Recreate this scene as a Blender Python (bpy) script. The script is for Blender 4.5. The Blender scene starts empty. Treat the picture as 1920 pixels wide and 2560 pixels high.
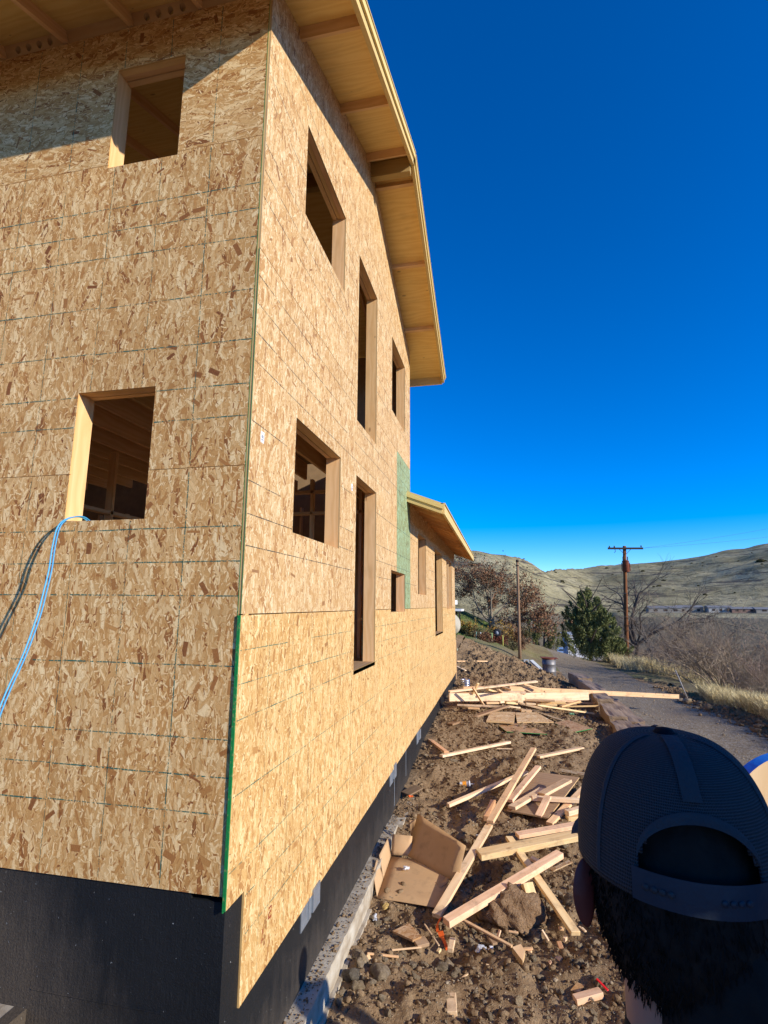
import bpy, bmesh, math, random
import numpy as np
from mathutils import Vector, Matrix, Quaternion
random.seed(7); RNG = np.random.default_rng(7)
SC = bpy.context.scene
COL = SC.collection
rad = math.radians

# ------------------------------------------------------------------ camera
# world: X right of the gable wall, Y along the gable wall, Z up with the lens height at 0; house corner at X=Y=0
cam_d = bpy.data.cameras.new('camera'); cam = bpy.data.objects.new('camera', cam_d); COL.objects.link(cam)
cam_d.sensor_fit = 'VERTICAL'; cam_d.sensor_height = 24.0; cam_d.lens = 24.0*1322.46/2560
cam_d.clip_start = 0.02; cam_d.clip_end = 6000
_p, _y, _r = rad(9.938), rad(12.365), rad(-0.347)
_f = Vector((-math.sin(_y)*math.cos(_p), math.cos(_y)*math.cos(_p), math.sin(_p)))
_rt = Vector((math.cos(_y), math.sin(_y), 0)); _dn = -_rt.cross(_f)
_R0 = math.cos(_r)*_rt + math.sin(_r)*_dn; _R1 = -math.sin(_r)*_rt + math.cos(_r)*_dn
cam.matrix_world = Matrix(((_R0.x, -_R1.x, -_f.x, 1.518), (_R0.y, -_R1.y, -_f.y, -2.96), (_R0.z, -_R1.z, -_f.z, 0.0), (0, 0, 0, 1)))
SC.camera = cam

# ------------------------------------------------------------------ sky and sun
SUN = Vector((2.70, -1.0, 1.11)).normalized()
W = bpy.data.worlds.new('World'); SC.world = W; W.use_nodes = True
wn = W.node_tree; wn.nodes.clear()
sky = wn.nodes.new('ShaderNodeTexSky'); sky.sky_type = 'NISHITA'; sky.sun_disc = False
sky.sun_elevation = math.asin(SUN.z); sky.sun_rotation = math.atan2(SUN.x, SUN.y)
sky.altitude = 3000; sky.air_density = 0.9; sky.dust_density = 0.0; sky.ozone_density = 2.6
hs = wn.nodes.new('ShaderNodeHueSaturation'); hs.inputs['Saturation'].default_value = 1.5; hs.inputs['Hue'].default_value = 0.512
bg = wn.nodes.new('ShaderNodeBackground'); bg.inputs['Strength'].default_value = 0.15
wo = wn.nodes.new('ShaderNodeOutputWorld')
wn.links.new(sky.outputs[0], hs.inputs['Color']); wn.links.new(hs.outputs[0], bg.inputs['Color']); wn.links.new(bg.outputs[0], wo.inputs[0])
sun_d = bpy.data.lights.new('sun', 'SUN'); sun = bpy.data.objects.new('sun', sun_d); COL.objects.link(sun)
sun_d.energy = 3.65; sun_d.angle = rad(0.53); sun_d.color = (1.0, 0.93, 0.80)
sun.rotation_euler = SUN.to_track_quat('Z', 'Y').to_euler(); sun.location = (20, -8, 12)
SC.view_settings.view_transform = 'Standard'; SC.view_settings.look = 'None'
SC.view_settings.exposure = 0.82; SC.view_settings.gamma = 1.0; SC.view_settings.use_curve_mapping = False
SC.render.engine = 'CYCLES'
SC.cycles.use_denoising = True; SC.cycles.max_bounces = 6; SC.cycles.diffuse_bounces = 4; SC.cycles.transparent_max_bounces = 12

# ------------------------------------------------------------------ mesh helpers
def tag(o, label=None, cat=None, group=None, kind=None):
    for k, v in (('label', label), ('category', cat), ('group', group), ('kind', kind)):
        if v: o[k] = v
    return o
def link(o, parent=None):
    COL.objects.link(o)
    if parent is not None: o.parent = parent
    return o
def empty(name, loc=(0, 0, 0), label=None, cat=None, group=None):
    o = bpy.data.objects.new(name, None); o.location = loc; o.empty_display_size = 0.2
    link(o); return tag(o, label, cat, group)
def mkmesh(name, V, F, mats, uv=None, smooth=False, mi=None):
    me = bpy.data.meshes.new(name)
    me.from_pydata([tuple(map(float, v)) for v in V], [], [tuple(map(int, f)) for f in F])
    for m in (mats if isinstance(mats, (list, tuple)) else [mats]): me.materials.append(m)
    if uv is not None:
        l = me.uv_layers.new(name='UVMap'); l.data.foreach_set('uv', np.asarray(uv, dtype=np.float32).ravel())
    if mi is not None: me.polygons.foreach_set('material_index', np.asarray(mi, dtype=np.int32))
    if smooth: me.polygons.foreach_set('use_smooth', np.ones(len(me.polygons), dtype=bool))
    me.update(); return me
def npmesh(name, V, F, mat, smooth=False):          # numpy: F (n,3) or (n,4)
    V = np.asarray(V, np.float32); F = np.asarray(F, np.int32); me = bpy.data.meshes.new(name)
    n, k = F.shape
    me.vertices.add(len(V)); me.vertices.foreach_set('co', V.ravel())
    me.loops.add(n*k); me.loops.foreach_set('vertex_index', F.ravel())
    me.polygons.add(n); me.polygons.foreach_set('loop_start', np.arange(0, n*k, k, dtype=np.int32))
    try: me.polygons.foreach_set('loop_total', np.full(n, k, np.int32))
    except Exception: pass
    if smooth: me.polygons.foreach_set('use_smooth', np.ones(n, dtype=bool))
    if mat is not None: me.materials.append(mat)
    me.update(calc_edges=True); me.validate(); return me
def obj(name, me, parent=None, loc=None, rot=None, color=None):
    o = bpy.data.objects.new(name, me)
    if loc is not None: o.location = loc
    if rot is not None: o.rotation_euler = rot
    if color is not None: o.color = color
    return link(o, parent)

class MB:
    """collects faces with UVs in metres"""
    def __init__(s): s.V = []; s.F = []; s.UV = []; s.MI = []
    def face(s, pts, uvs=None, mi=0):
        b = len(s.V); s.V += [tuple(p) for p in pts]; s.F.append(tuple(range(b, b+len(pts))))
        s.UV += [tuple(u) for u in (uvs if uvs is not None else [(0, 0)]*len(pts))]; s.MI.append(mi)
    def quadbox(s, O, A, B, C, mi=0, off=(0, 0), c=0.0):
        """box from corner O with edge vectors A (grain/u), B, C; UV: u along A"""
        O, A, B, C = map(Vector, (O, A, B, C))
        la, lb, lc = A.length, B.length, C.length; ou, ov = off
        P = lambda i, j, k: O + A*i + B*j + C*k
        fs = [((0,0,0),(0,1,0),(1,1,0),(1,0,0)), ((0,0,1),(1,0,1),(1,1,1),(0,1,1)), ((0,0,0),(1,0,0),(1,0,1),(0,0,1)),
              ((0,1,0),(0,1,1),(1,1,1),(1,1,0)), ((0,0,0),(0,0,1),(0,1,1),(0,1,0)), ((1,0,0),(1,1,0),(1,1,1),(1,0,1))]
        flip = A.cross(B).dot(C) < 0
        for n, f in enumerate(fs):
            pts = [P(*q) for q in f]
            if n < 2: uv = [(q[0]*la+ou, q[1]*lb+ov) for q in f]
            elif n < 4: uv = [(q[0]*la+ou, q[2]*lc+ov+0.37+n) for q in f]
            else: uv = [(q[1]*lb*0.15+ou+9.1, q[2]*lc+ov+3.3) for q in f]
            if flip: pts.reverse(); uv.reverse()
            s.face(pts, uv, mi)
    def mesh(s, name, mats, smooth=False): return mkmesh(name, s.V, s.F, mats, s.UV, smooth, s.MI)
    def build(s, name, mats, parent=None, color=None, smooth=False, **k):
        return obj(name, s.mesh(name, mats, smooth), parent, color=color, **k)

def box(name, mat, lo, hi, parent=None, grain=0, color=None):
    """axis-aligned box, UV u along the grain axis"""
    d = [hi[i]-lo[i] for i in range(3)]; ax = [Vector((d[0], 0, 0)), Vector((0, d[1], 0)), Vector((0, 0, d[2]))]
    oth = [i for i in range(3) if i != grain]
    m = MB(); m.quadbox(lo, ax[grain], ax[oth[0]], ax[oth[1]], off=(random.random()*7, random.random()*7))
    return m.build(name, mat, parent, color)

def beam(name, mat, P0, P1, w, t, parent=None, up=(0, 0, 1), color=None, roll=0.0):
    """timber from P0 to P1 (centre line); w across, t along 'up'; its own origin at the middle"""
    P0, P1 = Vector(P0), Vector(P1); D = P1-P0; L = D.length; D.normalize()
    U = Vector(up); S = U.cross(D)
    if S.length < 1e-4: S = Vector((1, 0, 0))
    S.normalize(); U = D.cross(S).normalized()
    m = chamfer_box(name, L, w, t, mat, random.random()*9, random.random()*9)
    o = bpy.data.objects.new(name, m); M = Matrix((D, S, U)).transposed().to_4x4() @ Matrix.Rotation(roll, 4, 'X')
    M.translation = (P0+P1)/2; o.matrix_world = M
    if color is not None: o.color = color
    link(o)
    if parent is not None: o.parent = parent
    return o

def chamfer_box(name, lx, ly, lz, mat, ou=0, ov=0, c=0.003):
    c = min(c, lx*.2, ly*.2, lz*.2); H = (lx/2, ly/2, lz/2); V = []; idx = {}
    for sx in (-1, 1):
        for sy in (-1, 1):
            for sz in (-1, 1):
                for a in range(3):
                    s = (sx, sy, sz); idx[(s, a)] = len(V)
                    V.append(tuple(s[i]*(H[i] - (0 if i == a else c)) for i in range(3)))
    F = []
    for a in range(3):
        b, d = [(1, 2), (2, 0), (0, 1)][a]
        for s in (-1, 1):
            q = []
            for sb, sd in ((-1, -1), (1, -1), (1, 1), (-1, 1)):
                t = [0, 0, 0]; t[a] = s; t[b] = sb; t[d] = sd; q.append(idx[(tuple(t), a)])
            F.append(q if s > 0 else q[::-1])
    for a in range(3):                                   # edge chamfers along axis a
        b, d = [(1, 2), (2, 0), (0, 1)][a]
        for sb in (-1, 1):
            for sd in (-1, 1):
                t0 = [0, 0, 0]; t0[b] = sb; t0[d] = sd; t1 = list(t0); t0[a] = -1; t1[a] = 1
                t0, t1 = tuple(t0), tuple(t1)
                q = [idx[(t0, b)], idx[(t1, b)], idx[(t1, d)], idx[(t0, d)]]
                F.append(q if sb*sd < 0 else q[::-1])
    for sx in (-1, 1):
        for sy in (-1, 1):
            for sz in (-1, 1):
                q = [idx[((sx, sy, sz), a)] for a in range(3)]; F.append(q if sx*sy*sz > 0 else q[::-1])
    uv = []
    for n, f in enumerate(F):
        for i in f:
            v = V[i]
            if n < 2: uv.append((ou+9+v[1]*.15, ov+v[2]))
            elif n < 4: uv.append((ou+v[0], ov+1.3+v[2]))
            elif n < 6: uv.append((ou+v[0], ov+v[1]))
            else: uv.append((ou+v[0], ov+v[1]+v[2]))
    return mkmesh(name, V, F, mat, uv)

def tube(name, pts, r, mat, parent=None, seg=8, taper=None, smooth=True):
    V, F = tube_geo(pts, r, seg, taper); return obj(name, mkmesh(name, V, F, mat, None, smooth), parent)
def tube_geo(pts, r, seg=8, taper=None):
    pts = [Vector(p) for p in pts]; V = []; F = []; n = len(pts); N = None
    for i, p in enumerate(pts):
        D = (pts[min(i+1, n-1)]-pts[max(i-1, 0)]).normalized()
        if N is None: N = D.orthogonal().normalized()
        N = (N - D*N.dot(D)); N = N.normalized() if N.length > 1e-6 else D.orthogonal().normalized()
        B = D.cross(N); rr = r if taper is None else r*taper[i]
        for k in range(seg):
            a = 2*math.pi*k/seg; V.append(p + (N*math.cos(a)+B*math.sin(a))*rr)
    for i in range(n-1):
        for k in range(seg):
            a = i*seg+k; b = i*seg+(k+1) % seg; F.append((a, b, b+seg, a+seg))
    F.append(tuple(range(seg))[::-1]); F.append(tuple(range((n-1)*seg, n*seg)))
    return V, F
def lathe(name, prof, mat, parent=None, seg=24, loc=(0, 0, 0), smooth=True):
    V = []; F = []
    for r, z in prof:
        for k in range(seg):
            a = 2*math.pi*k/seg; V.append((r*math.cos(a), r*math.sin(a), z))
    for i in range(len(prof)-1):
        for k in range(seg):
            a = i*seg+k; b = i*seg+(k+1) % seg; F.append((a, b, b+seg, a+seg))
    return obj(name, mkmesh(name, V, F, mat, None, smooth), parent, loc=loc)

# smooth value noise on arrays
_T = RNG.random((256, 256))
def vnoise(x, y):
    xi = np.floor(x).astype(int); yi = np.floor(y).astype(int); fx = x-xi; fy = y-yi
    fx = fx*fx*(3-2*fx); fy = fy*fy*(3-2*fy); g = lambda a, b: _T[a % 256, b % 256]
    return (g(xi, yi)*(1-fx)+g(xi+1, yi)*fx)*(1-fy)+(g(xi, yi+1)*(1-fx)+g(xi+1, yi+1)*fx)*fy - 0.5
def fbm(x, y, o=4, gain=.5):
    s = 0; a = 1.0
    for i in range(o): s = s + a*vnoise(x*2**i+17.3*i, y*2**i+5.1*i); a *= gain
    return s

# ------------------------------------------------------------------ materials
class NT:
    def __init__(s, name, rough=0.8, spec=0.3):
        s.m = bpy.data.materials.new(name); s.m.use_nodes = True; s.t = s.m.node_tree; s.t.nodes.clear()
        s.out = s.t.nodes.new('ShaderNodeOutputMaterial'); s.b = s.t.nodes.new('ShaderNodeBsdfPrincipled')
        s.t.links.new(s.b.outputs[0], s.out.inputs[0]); s.b.inputs['Roughness'].default_value = rough
        s.b.inputs['Specular IOR Level'].default_value = spec
    def n(s, typ, out=0, props=None, **kw):
        nd = s.t.nodes.new('ShaderNode'+typ)
        for k, v in (props or {}).items(): setattr(nd, k, v)
        for k, v in kw.items():
            key = int(k[1:]) if k[0] == 'i' and k[1:].isdigit() else k
            s.set(nd.inputs[key], v)
        return nd.outputs[out] if out is not None else nd
    def set(s, sock, v):
        if isinstance(v, bpy.types.NodeSocket): s.t.links.new(v, sock)
        else:
            if hasattr(sock.default_value, '__len__') and not hasattr(v, '__len__'): v = (v,)*len(sock.default_value)
            if hasattr(sock.default_value, '__len__') and len(sock.default_value) == 4 and len(v) == 3: v = (*v, 1)
            sock.default_value = v
    def math(s, op, a, b=0.0, c=None, clamp=False):
        kw = dict(i0=a, i1=b)
        if c is not None: kw['i2'] = c
        return s.n('Math', props={'operation': op, 'use_clamp': clamp}, **kw)
    def vm(s, op, a, b=(0, 0, 0), out=0): return s.n('VectorMath', out=out, props={'operation': op}, i0=a, i1=b)
    def mix(s, f, a, b, blend='MIX'):
        nd = s.n('Mix', out=None, props={'data_type': 'RGBA', 'blend_type': blend, 'clamp_factor': True})
        s.set(nd.inputs[0], f); s.set(nd.inputs[6], a); s.set(nd.inputs[7], b); return nd.outputs[2]
    def ramp(s, f, stops, interp='LINEAR'):
        nd = s.n('ValToRGB', out=None, Fac=f); r = nd.color_ramp; r.interpolation = interp
        while len(r.elements) < len(stops): r.elements.new(0.5)
        for e, (p, c) in zip(r.elements, stops): e.position = p; e.color = (*c, 1) if len(c) == 3 else c
        return nd.outputs[0]
    def noise(s, vec, scale, detail=3, rough=.55, dist=0.0, out=0):
        return s.n('TexNoise', out=out, Vector=vec, Scale=scale, Detail=detail, Roughness=rough, Distortion=dist)
    def uv(s): return s.n('UVMap', props={'uv_map': 'UVMap'})
    def obj(s): return s.n('TexCoord', out=3)
    def pos(s): return s.n('NewGeometry', out=0)
    def bump(s, h, strength=.5, dist=.01): s.set(s.b.inputs['Normal'], s.n('Bump', Height=h, Strength=strength, Distance=dist))
    def col(s, c): s.set(s.b.inputs['Base Color'], c); return s
    def tint(s, c): return s.mix(1.0, c, s.n('ObjectInfo', out=1), 'MULTIPLY')

def m_plain(name, c, rough=.7, spec=.3, metal=0, nz=.25, scale=30):
    k = NT(name, rough, spec); p = k.obj()
    v = k.noise(p, scale, 4); f = k.math('MULTIPLY_ADD', v, nz*2, 1-nz)
    k.col(k.tint(k.mix(1.0, c, k.n('CombineColor', i0=f, i1=f, i2=f), 'MULTIPLY'))); k.b.inputs['Metallic'].default_value = metal
    k.bump(v, .25, .01); return k.m

def m_osb(name, strand=1.0, soft=0.0):
    k = NT(name, 0.72, 0.25); P = k.uv()
    warp = k.noise(P, 9, 2, out=1); P2 = k.vm('ADD', P, k.vm('MULTIPLY', k.vm('SUBTRACT', warp, (.5, .5, .5)), (.012, .012, 0)))
    stops = [(0, (.17, .055, .02)), (.08, (.33, .145, .055)), (.20, (.46, .255, .105)), (.40, (.55, .345, .165)), (.60, (.63, .44, .25)), (.80, (.745, .575, .38)), (1, (.87, .75, .57))]
    g = k.noise(k.vm('MULTIPLY', P2, (14, 150, 1)), 1.0, 3, .6)
    g2 = k.noise(k.vm('MULTIPLY', P2, (60, 260, 1)), 1.0, 2, .6)
    c = k.ramp(k.math('MULTIPLY_ADD', g, .9, .02), stops); h = k.math('MULTIPLY', g, .5)
    lay = [(31, .42, 1.5, .046, .0115), (18, .40, 1.2, .078, .0175), (40, .5, 2.6, .031, .0062), (12.5, .42, 1.1, .11, .024), (23, .42, 1.5, .066, .0115), (52, .5, 2.4, .025, .004), (9.5, .5, 2.6, .068, .0145)]
    for i, (sc, an, spread, L, Wd) in enumerate(lay):
        q = k.vm('ADD', k.vm('MULTIPLY', P2, (an, 1, 1)), (3.7*i+1.1, 5.3*i+.7, 0))
        vn = k.n('TexVoronoi', out=None, props={'voronoi_dimensions': '2D', 'feature': 'F1'}, Vector=q, Scale=sc)
        d = k.vm('DIVIDE', k.vm('SUBTRACT', q, vn.outputs['Position']), (an, 1, 1))
        cs = k.n('SeparateColor', out=None, Color=vn.outputs['Color']); r, gg, bb = cs.outputs[0], cs.outputs[1], cs.outputs[2]
        rnd = k.math('FRACT', k.math('MULTIPLY', k.math('ADD', r, k.math('MULTIPLY', gg, 3.1)), 7.77))
        th = k.math('MULTIPLY', k.math('MULTIPLY', k.math('SUBTRACT', r, .5), k.math('ADD', k.math('ABSOLUTE', k.math('SUBTRACT', r, .5)), .5)), spread*1.4)
        sx = k.n('SeparateXYZ', out=None, i0=d); co = k.math('COSINE', th); si = k.math('SINE', th)
        a = k.math('ADD', k.math('MULTIPLY', sx.outputs[0], co), k.math('MULTIPLY', sx.outputs[1], si))
        b = k.math('SUBTRACT', k.math('MULTIPLY', sx.outputs[1], co), k.math('MULTIPLY', sx.outputs[0], si))
        ma = k.math('LESS_THAN', k.math('ABSOLUTE', a), k.math('MULTIPLY', k.math('ADD', gg, .45), L))
        wd = k.math('MULTIPLY', k.math('ADD', bb, .35), Wd)
        e = k.math('DIVIDE', k.math('ABSOLUTE', b), wd); mb = k.math('LESS_THAN', e, 1.0)
        m = k.math('MULTIPLY', ma, mb)
        if i == 6: m = k.math('MULTIPLY', m, k.math('LESS_THAN', gg, .30))
        rr = k.math('MULTIPLY', rnd, .26) if i == 6 else k.math('POWER', rnd, .8)
        fc = k.ramp(k.math('ADD', rr, k.math('MULTIPLY', k.math('SUBTRACT', g2, .5), .22)), stops)
        fc = k.mix(k.math('MULTIPLY', k.math('POWER', e, 4.0), .45), fc, (.30, .17, .08))
        c = k.mix(m, c, fc)
        slope = k.math('MULTIPLY', b, k.math('MULTIPLY', k.math('SUBTRACT', bb, .5), 45.0))
        hv = k.math('ADD', k.math('MULTIPLY', rnd, .6), k.math('ADD', .2, slope))
        nd = k.n('Mix', out=None, props={'data_type': 'FLOAT'}); k.set(nd.inputs[0], m); k.set(nd.inputs[2], h); k.set(nd.inputs[3], hv); h = nd.outputs[0]
    pit = k.math('MULTIPLY', k.math('LESS_THAN', k.noise(k.vm('MULTIPLY', P2, (190, 330, 1)), 1.0, 2, .6), .37), .55); c = k.mix(pit, c, (.17, .085, .04)); h = k.math('SUBTRACT', h, pit)  # pits lower the height; their tiny shadows are painted dark into the colour
    big = k.noise(P, 1.3, 2); f = k.math('MULTIPLY_ADD', big, .3, .85)
    c = k.mix(1.0, c, k.n('CombineColor', i0=f, i1=f, i2=f), 'MULTIPLY')
    if soft: c = k.mix(soft, c, (.57, .385, .205))
    k.col(k.tint(c)); k.bump(h, strand, .0016); return k.m

def m_wood(name, c0, c1, knot=True, bumps=.3, rough=.65, dirt=0.0):
    k = NT(name, rough, .25); P = k.uv()
    w = k.noise(k.vm('MULTIPLY', P, (1.3, 7, 1)), 1.0, 2, .5)
    Q = k.vm('ADD', k.vm('MULTIPLY', P, (1.2, 26, 1)), k.n('CombineXYZ', i0=0.0, i1=k.math('MULTIPLY', w, 7.0), i2=0.0))
    ring = k.math('PINGPONG', k.n('SeparateXYZ', out=1, i0=Q), 1.0)
    fib = k.noise(k.vm('MULTIPLY', P, (9, 420, 1)), 1.0, 3, .6)
    f = k.math('ADD', k.math('MULTIPLY', ring, .65), k.math('MULTIPLY', fib, .5))
    c = k.mix(f, c0, c1)
    if knot:
        vn = k.n('TexVoronoi', out=None, props={'voronoi_dimensions': '2D'}, Vector=k.vm('MULTIPLY', P, (2.2, 5.0, 1)), Scale=1.0)
        kd = k.math('SUBTRACT', 1.0, k.math('DIVIDE', vn.outputs['Distance'], k.math('MAXIMUM', k.math('MULTIPLY_ADD', k.n('SeparateColor', out=0, Color=vn.outputs['Color']), .30, -.21), .0001)), clamp=True)
        c = k.mix(k.math('MULTIPLY', k.math('POWER', kd, .5), .75), c, (.20, .085, .035))
    st = k.noise(k.vm('MULTIPLY', P, (2.5, 6, 1)), 1.0, 3); c = k.mix(k.math('MULTIPLY', k.math('SUBTRACT', st, .55, clamp=True), 1.2), c, (.30, .17, .08))
    c = k.tint(c)
    if dirt:
        dn = k.noise(k.pos(), 4.5, 5, .7); c = k.mix(k.math('MULTIPLY', k.math('SUBTRACT', dn, .52, clamp=True), dirt*4.5, clamp=True), c, (.19, .125, .078))
    k.col(c); k.bump(f, bumps, .0015); return k.m

M_OSB = m_osb('osb_strands', .40, .28)
M_OSBX = m_osb('osb_strands_coarse', .9, .06)
M_LUM = m_wood('fir_lumber', (.78, .53, .30), (.66, .40, .19))
M_SCRAP = m_wood('scrap_lumber', (.86, .64, .41), (.74, .49, .28), dirt=.65)
M_PLY = m_wood('plywood_deck', (.84, .60, .235), (.72, .46, .15), True, .12)
M_TRIM = m_wood('primed_yellow_fascia', (.66, .50, .22), (.58, .42, .17), False, .1)
M_WEATH = m_wood('weathered_board', (.42, .28, .17), (.30, .19, .11))
M_EDGE = m_wood('sheet_edge', (.66, .48, .28), (.50, .33, .17), False)
def m_green():
    k = NT('green_edge_sealer', .55); P = k.obj(); n = k.noise(P, 60, 3)
    k.col(k.mix(k.math('MULTIPLY', k.math('SUBTRACT', n, .56, clamp=True), 5), (.010, .21, .050), (.26, .30, .11))); k.bump(n, .3, .002); return k.m
M_GREEN = m_green()
def m_ink(name, c, th=.40):
    k = NT(name, .7); P = k.pos()
    n = k.noise(P, 70, 3, .7); n2 = k.noise(P, 7, 2); f = k.math('LESS_THAN', k.math('ADD', k.math('MULTIPLY', n, .8), k.math('MULTIPLY', n2, .35)), th+.20)
    k.col(c); tr = k.n('BsdfTransparent'); mx = k.n('MixShader', out=None); k.set(mx.inputs[0], k.math('MULTIPLY', f, .85)); k.t.links.new(tr, mx.inputs[1]); k.t.links.new(k.b.outputs[0], mx.inputs[2])
    k.t.links.new(mx.outputs[0], k.out.inputs[0]); return k.m
M_INKT = m_ink('teal_ink', (.02, .15, .11)); M_INKB = m_ink('dark_ink', (.035, .05, .045), .42); M_INKR = m_ink('red_brown_ink', (.30, .05, .02), .5)
# ------------------------------------------------------------------ terrain height
CP = np.array([
 (-8,-3,-3.0),(-3,-1.5,-3.1),(-1,-.6,-3.1),(-6,3,-3.0),(-3,8,-2.8),(-3,14,-2.4),(-8,12,-2.6),
 (.15,-.5,-3.08),(.15,1,-3.03),(.15,2.5,-3.0),(.2,3.6,-2.93),(.1,5.5,-2.74),(.1,8.6,-2.52),(.1,11.3,-2.46),(.1,15.1,-2.45),
 (1.2,.6,-3.06),(1.0,1.5,-3.05),(1.5,3,-2.98),(2.6,3,-2.94),(1.3,5,-2.82),(2.7,6,-2.74),(1.5,8,-2.57),(3,8.5,-2.62),(2,11,-2.46),(3.3,12,-2.52),(3.4,15,-2.6),
 (4.1,9.3,-2.72),(3.95,15.3,-2.78),(4.6,9.5,-2.78),(6.4,9.2,-2.86),(5,14,-2.93),(7,15.5,-3.0),(5.3,19,-3.08),(7,24,-3.3),(4.4,24,-3.2),(5.5,30,-3.55),
 (2.9,45,-4.8),(7.2,42,-4.45),(5.2,42,-4.5),(10.6,41,-4.42),(8.3,42,-4.5),(9.3,72,-6.7),(11.4,97,-8.9),(15,97,-9),(6,97,-8.7),(20,72,-8),(3,75,-6),
 (.4,17,-2.15),(1,19,-2.2),(2.3,21.5,-2.75),(3.5,22,-3.03),(-.4,22,-1.65),(-3,26,-.6),(-7,30,1.2),(-12,36,3),(-1,30,-1.9),(2.8,31,-3.3),(1.2,30,-2.2),(0.2,37,-1.0),(-6,45,.5),(-10,60,1),(0,60,-2.5),
 (1.5,-3,-1.87),(2.5,-2.6,-1.66),(0,-4,-1.92),(1.5,-1.7,-1.93),(3.5,-3,-1.7),(2.2,-1.75,-1.89),(1.2,-.8,-2.45),(2.4,-1.2,-2.05),(1.3,.0,-2.95),(3,0,-2.93),(4.6,1,-2.66),(6,2,-2.66),(6,-3,-2.1),(2,-8,-1.6),(8,-6,-1.9),(-6,-8,-2.4),  # includes a rise added under the unseen person so their shade reaches the cap
 (7.9,9.5,-2.78),(8.6,14,-2.85),(9.3,20,-3.1),(9.6,28,-3.5),(8,3,-2.6),(11,4,-3.0),(12,14,-4.0),(13,22,-4.6),(16,20,-6),(14,32,-5.2),(16,45,-6.4),(22,40,-9),(20,10,-5.5),(30,20,-11),(40,50,-14),(30,80,-12),(60,60,-17),(60,0,-10),(50,110,-15),(-30,0,-2),(-30,60,6),(-30,-30,-1),(30,-30,-3),(-20,100,-3)], float)
def _U(r2): return np.where(r2 > 1e-12, r2*np.log(np.maximum(r2, 1e-12)), 0.0)
def _tps():
    n = len(CP); P = CP[:, :2]/10; d2 = ((P[:, None]-P[None])**2).sum(-1); K = _U(d2)+np.eye(n)*.002
    Q = np.c_[np.ones(n), P]; A = np.block([[K, Q], [Q.T, np.zeros((3, 3))]])
    return P, np.linalg.solve(A, np.r_[CP[:, 2], 0, 0, 0])
_TP, _TW = _tps()
def near_h(x, y):
    x = np.asarray(x, float); y = np.asarray(y, float); sh = x.shape; q = np.c_[x.ravel(), y.ravel()]/10
    o = np.empty(len(q)); n = len(_TP)
    for i in range(0, len(q), 20000):
        s = q[i:i+20000]; d2 = ((s[:, None]-_TP[None])**2).sum(-1)
        o[i:i+20000] = _U(d2)@_TW[:n] + _TW[n] + s@_TW[n+1:]
    return o.reshape(sh)
def sstep(a, b, x): t = np.clip((x-a)/(b-a), 0, 1); return t*t*(3-2*t)
AZ = np.radians([-180, -60, -25, -8, -3, 1.2, 4.2, 9, 12, 17, 20.5, 27, 40, 60, 90, 180])   # azimuth clockwise from +Y
SKY = np.array([.02, .04, .10, .105, .1, .0885, .068, .069, .072, .076, .088, .105, .10, .06, .03, .02])   # ridge height / distance
RD = np.array([600, 500, 330, 330, 340, 350, 420, 650, 690, 700, 700, 680, 600, 600, 600, 600], float)
def far_h(x, y):
    dx = x-1.5; dy = y+3; r = np.hypot(dx, dy); az = np.arctan2(dx, dy)
    ridge = np.interp(az, AZ, SKY); rd = np.interp(az, AZ, RD); top = ridge*rd
    base = np.interp(az, AZ, [-8, -4, 0, -4, -8, -12, -15, -18, -19, -20, -20, -18, -14, -10, -8, -8])
    t = np.clip((r-130)/(rd-130), 0, 1.0); rise = np.where(t < 1, t**1.15, 1)
    z = base + (top-base)*rise
    ter = np.interp(az, np.radians([7, 11, 26, 40]), [0, 1, 1, 0])                              # terrace with the far houses
    zt = np.interp(r, [130, 150, 205, 225, 330, 420], [-20, -17, -3.6, -2.2, -2.0, 9]); w = ter*(1-sstep(330, 480, r))
    z = z*(1-w)+zt*w
    back = np.clip((r-rd)/800, 0, 1); z = z - back*60
    amp = np.clip((r-130)/250, 0, 1)*(1-sstep(.0, 1.0, (r-rd)/400+.6)*.6)
    z = z + amp*(fbm(x/75, y/75, 5, .5)*9 + (np.abs(fbm(x/48+9, y/48, 3))-.2)*6)*np.clip(1-w*.75, 0, 1)
    return z
def H(x, y):
    x = np.asarray(x, float); y = np.asarray(y, float); r = np.hypot(x-1.5, y+3)
    w = sstep(108, 150, r); out = np.zeros_like(r)
    m = w < 1
    if m.any(): out[m] += (near_h(x[m], y[m])*(1-w[m]))
    m = w > 0
    if m.any(): out[m] += far_h(x[m], y[m])*w[m]
    return out
ROAD = np.array([(6.6, -14, 1.9), (6.4, -4, 1.9), (6.1, 5, 1.75), (5.75, 10, 1.35), (5.7, 15, 1.55), (5.75, 20, 1.6), (5.9, 27, 1.6), (6.3, 36, 1.5), (7.4, 52, 1.6), (9.3, 75, 1.8), (11.6, 97, 2.1), (15, 125, 2.1)])
def road_d(x, y):           # signed distance-like value: <0 on the road
    cx = np.interp(y, ROAD[:, 1], ROAD[:, 0]); hw = np.interp(y, ROAD[:, 1], ROAD[:, 2]); return np.abs(x-cx)-hw
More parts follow.
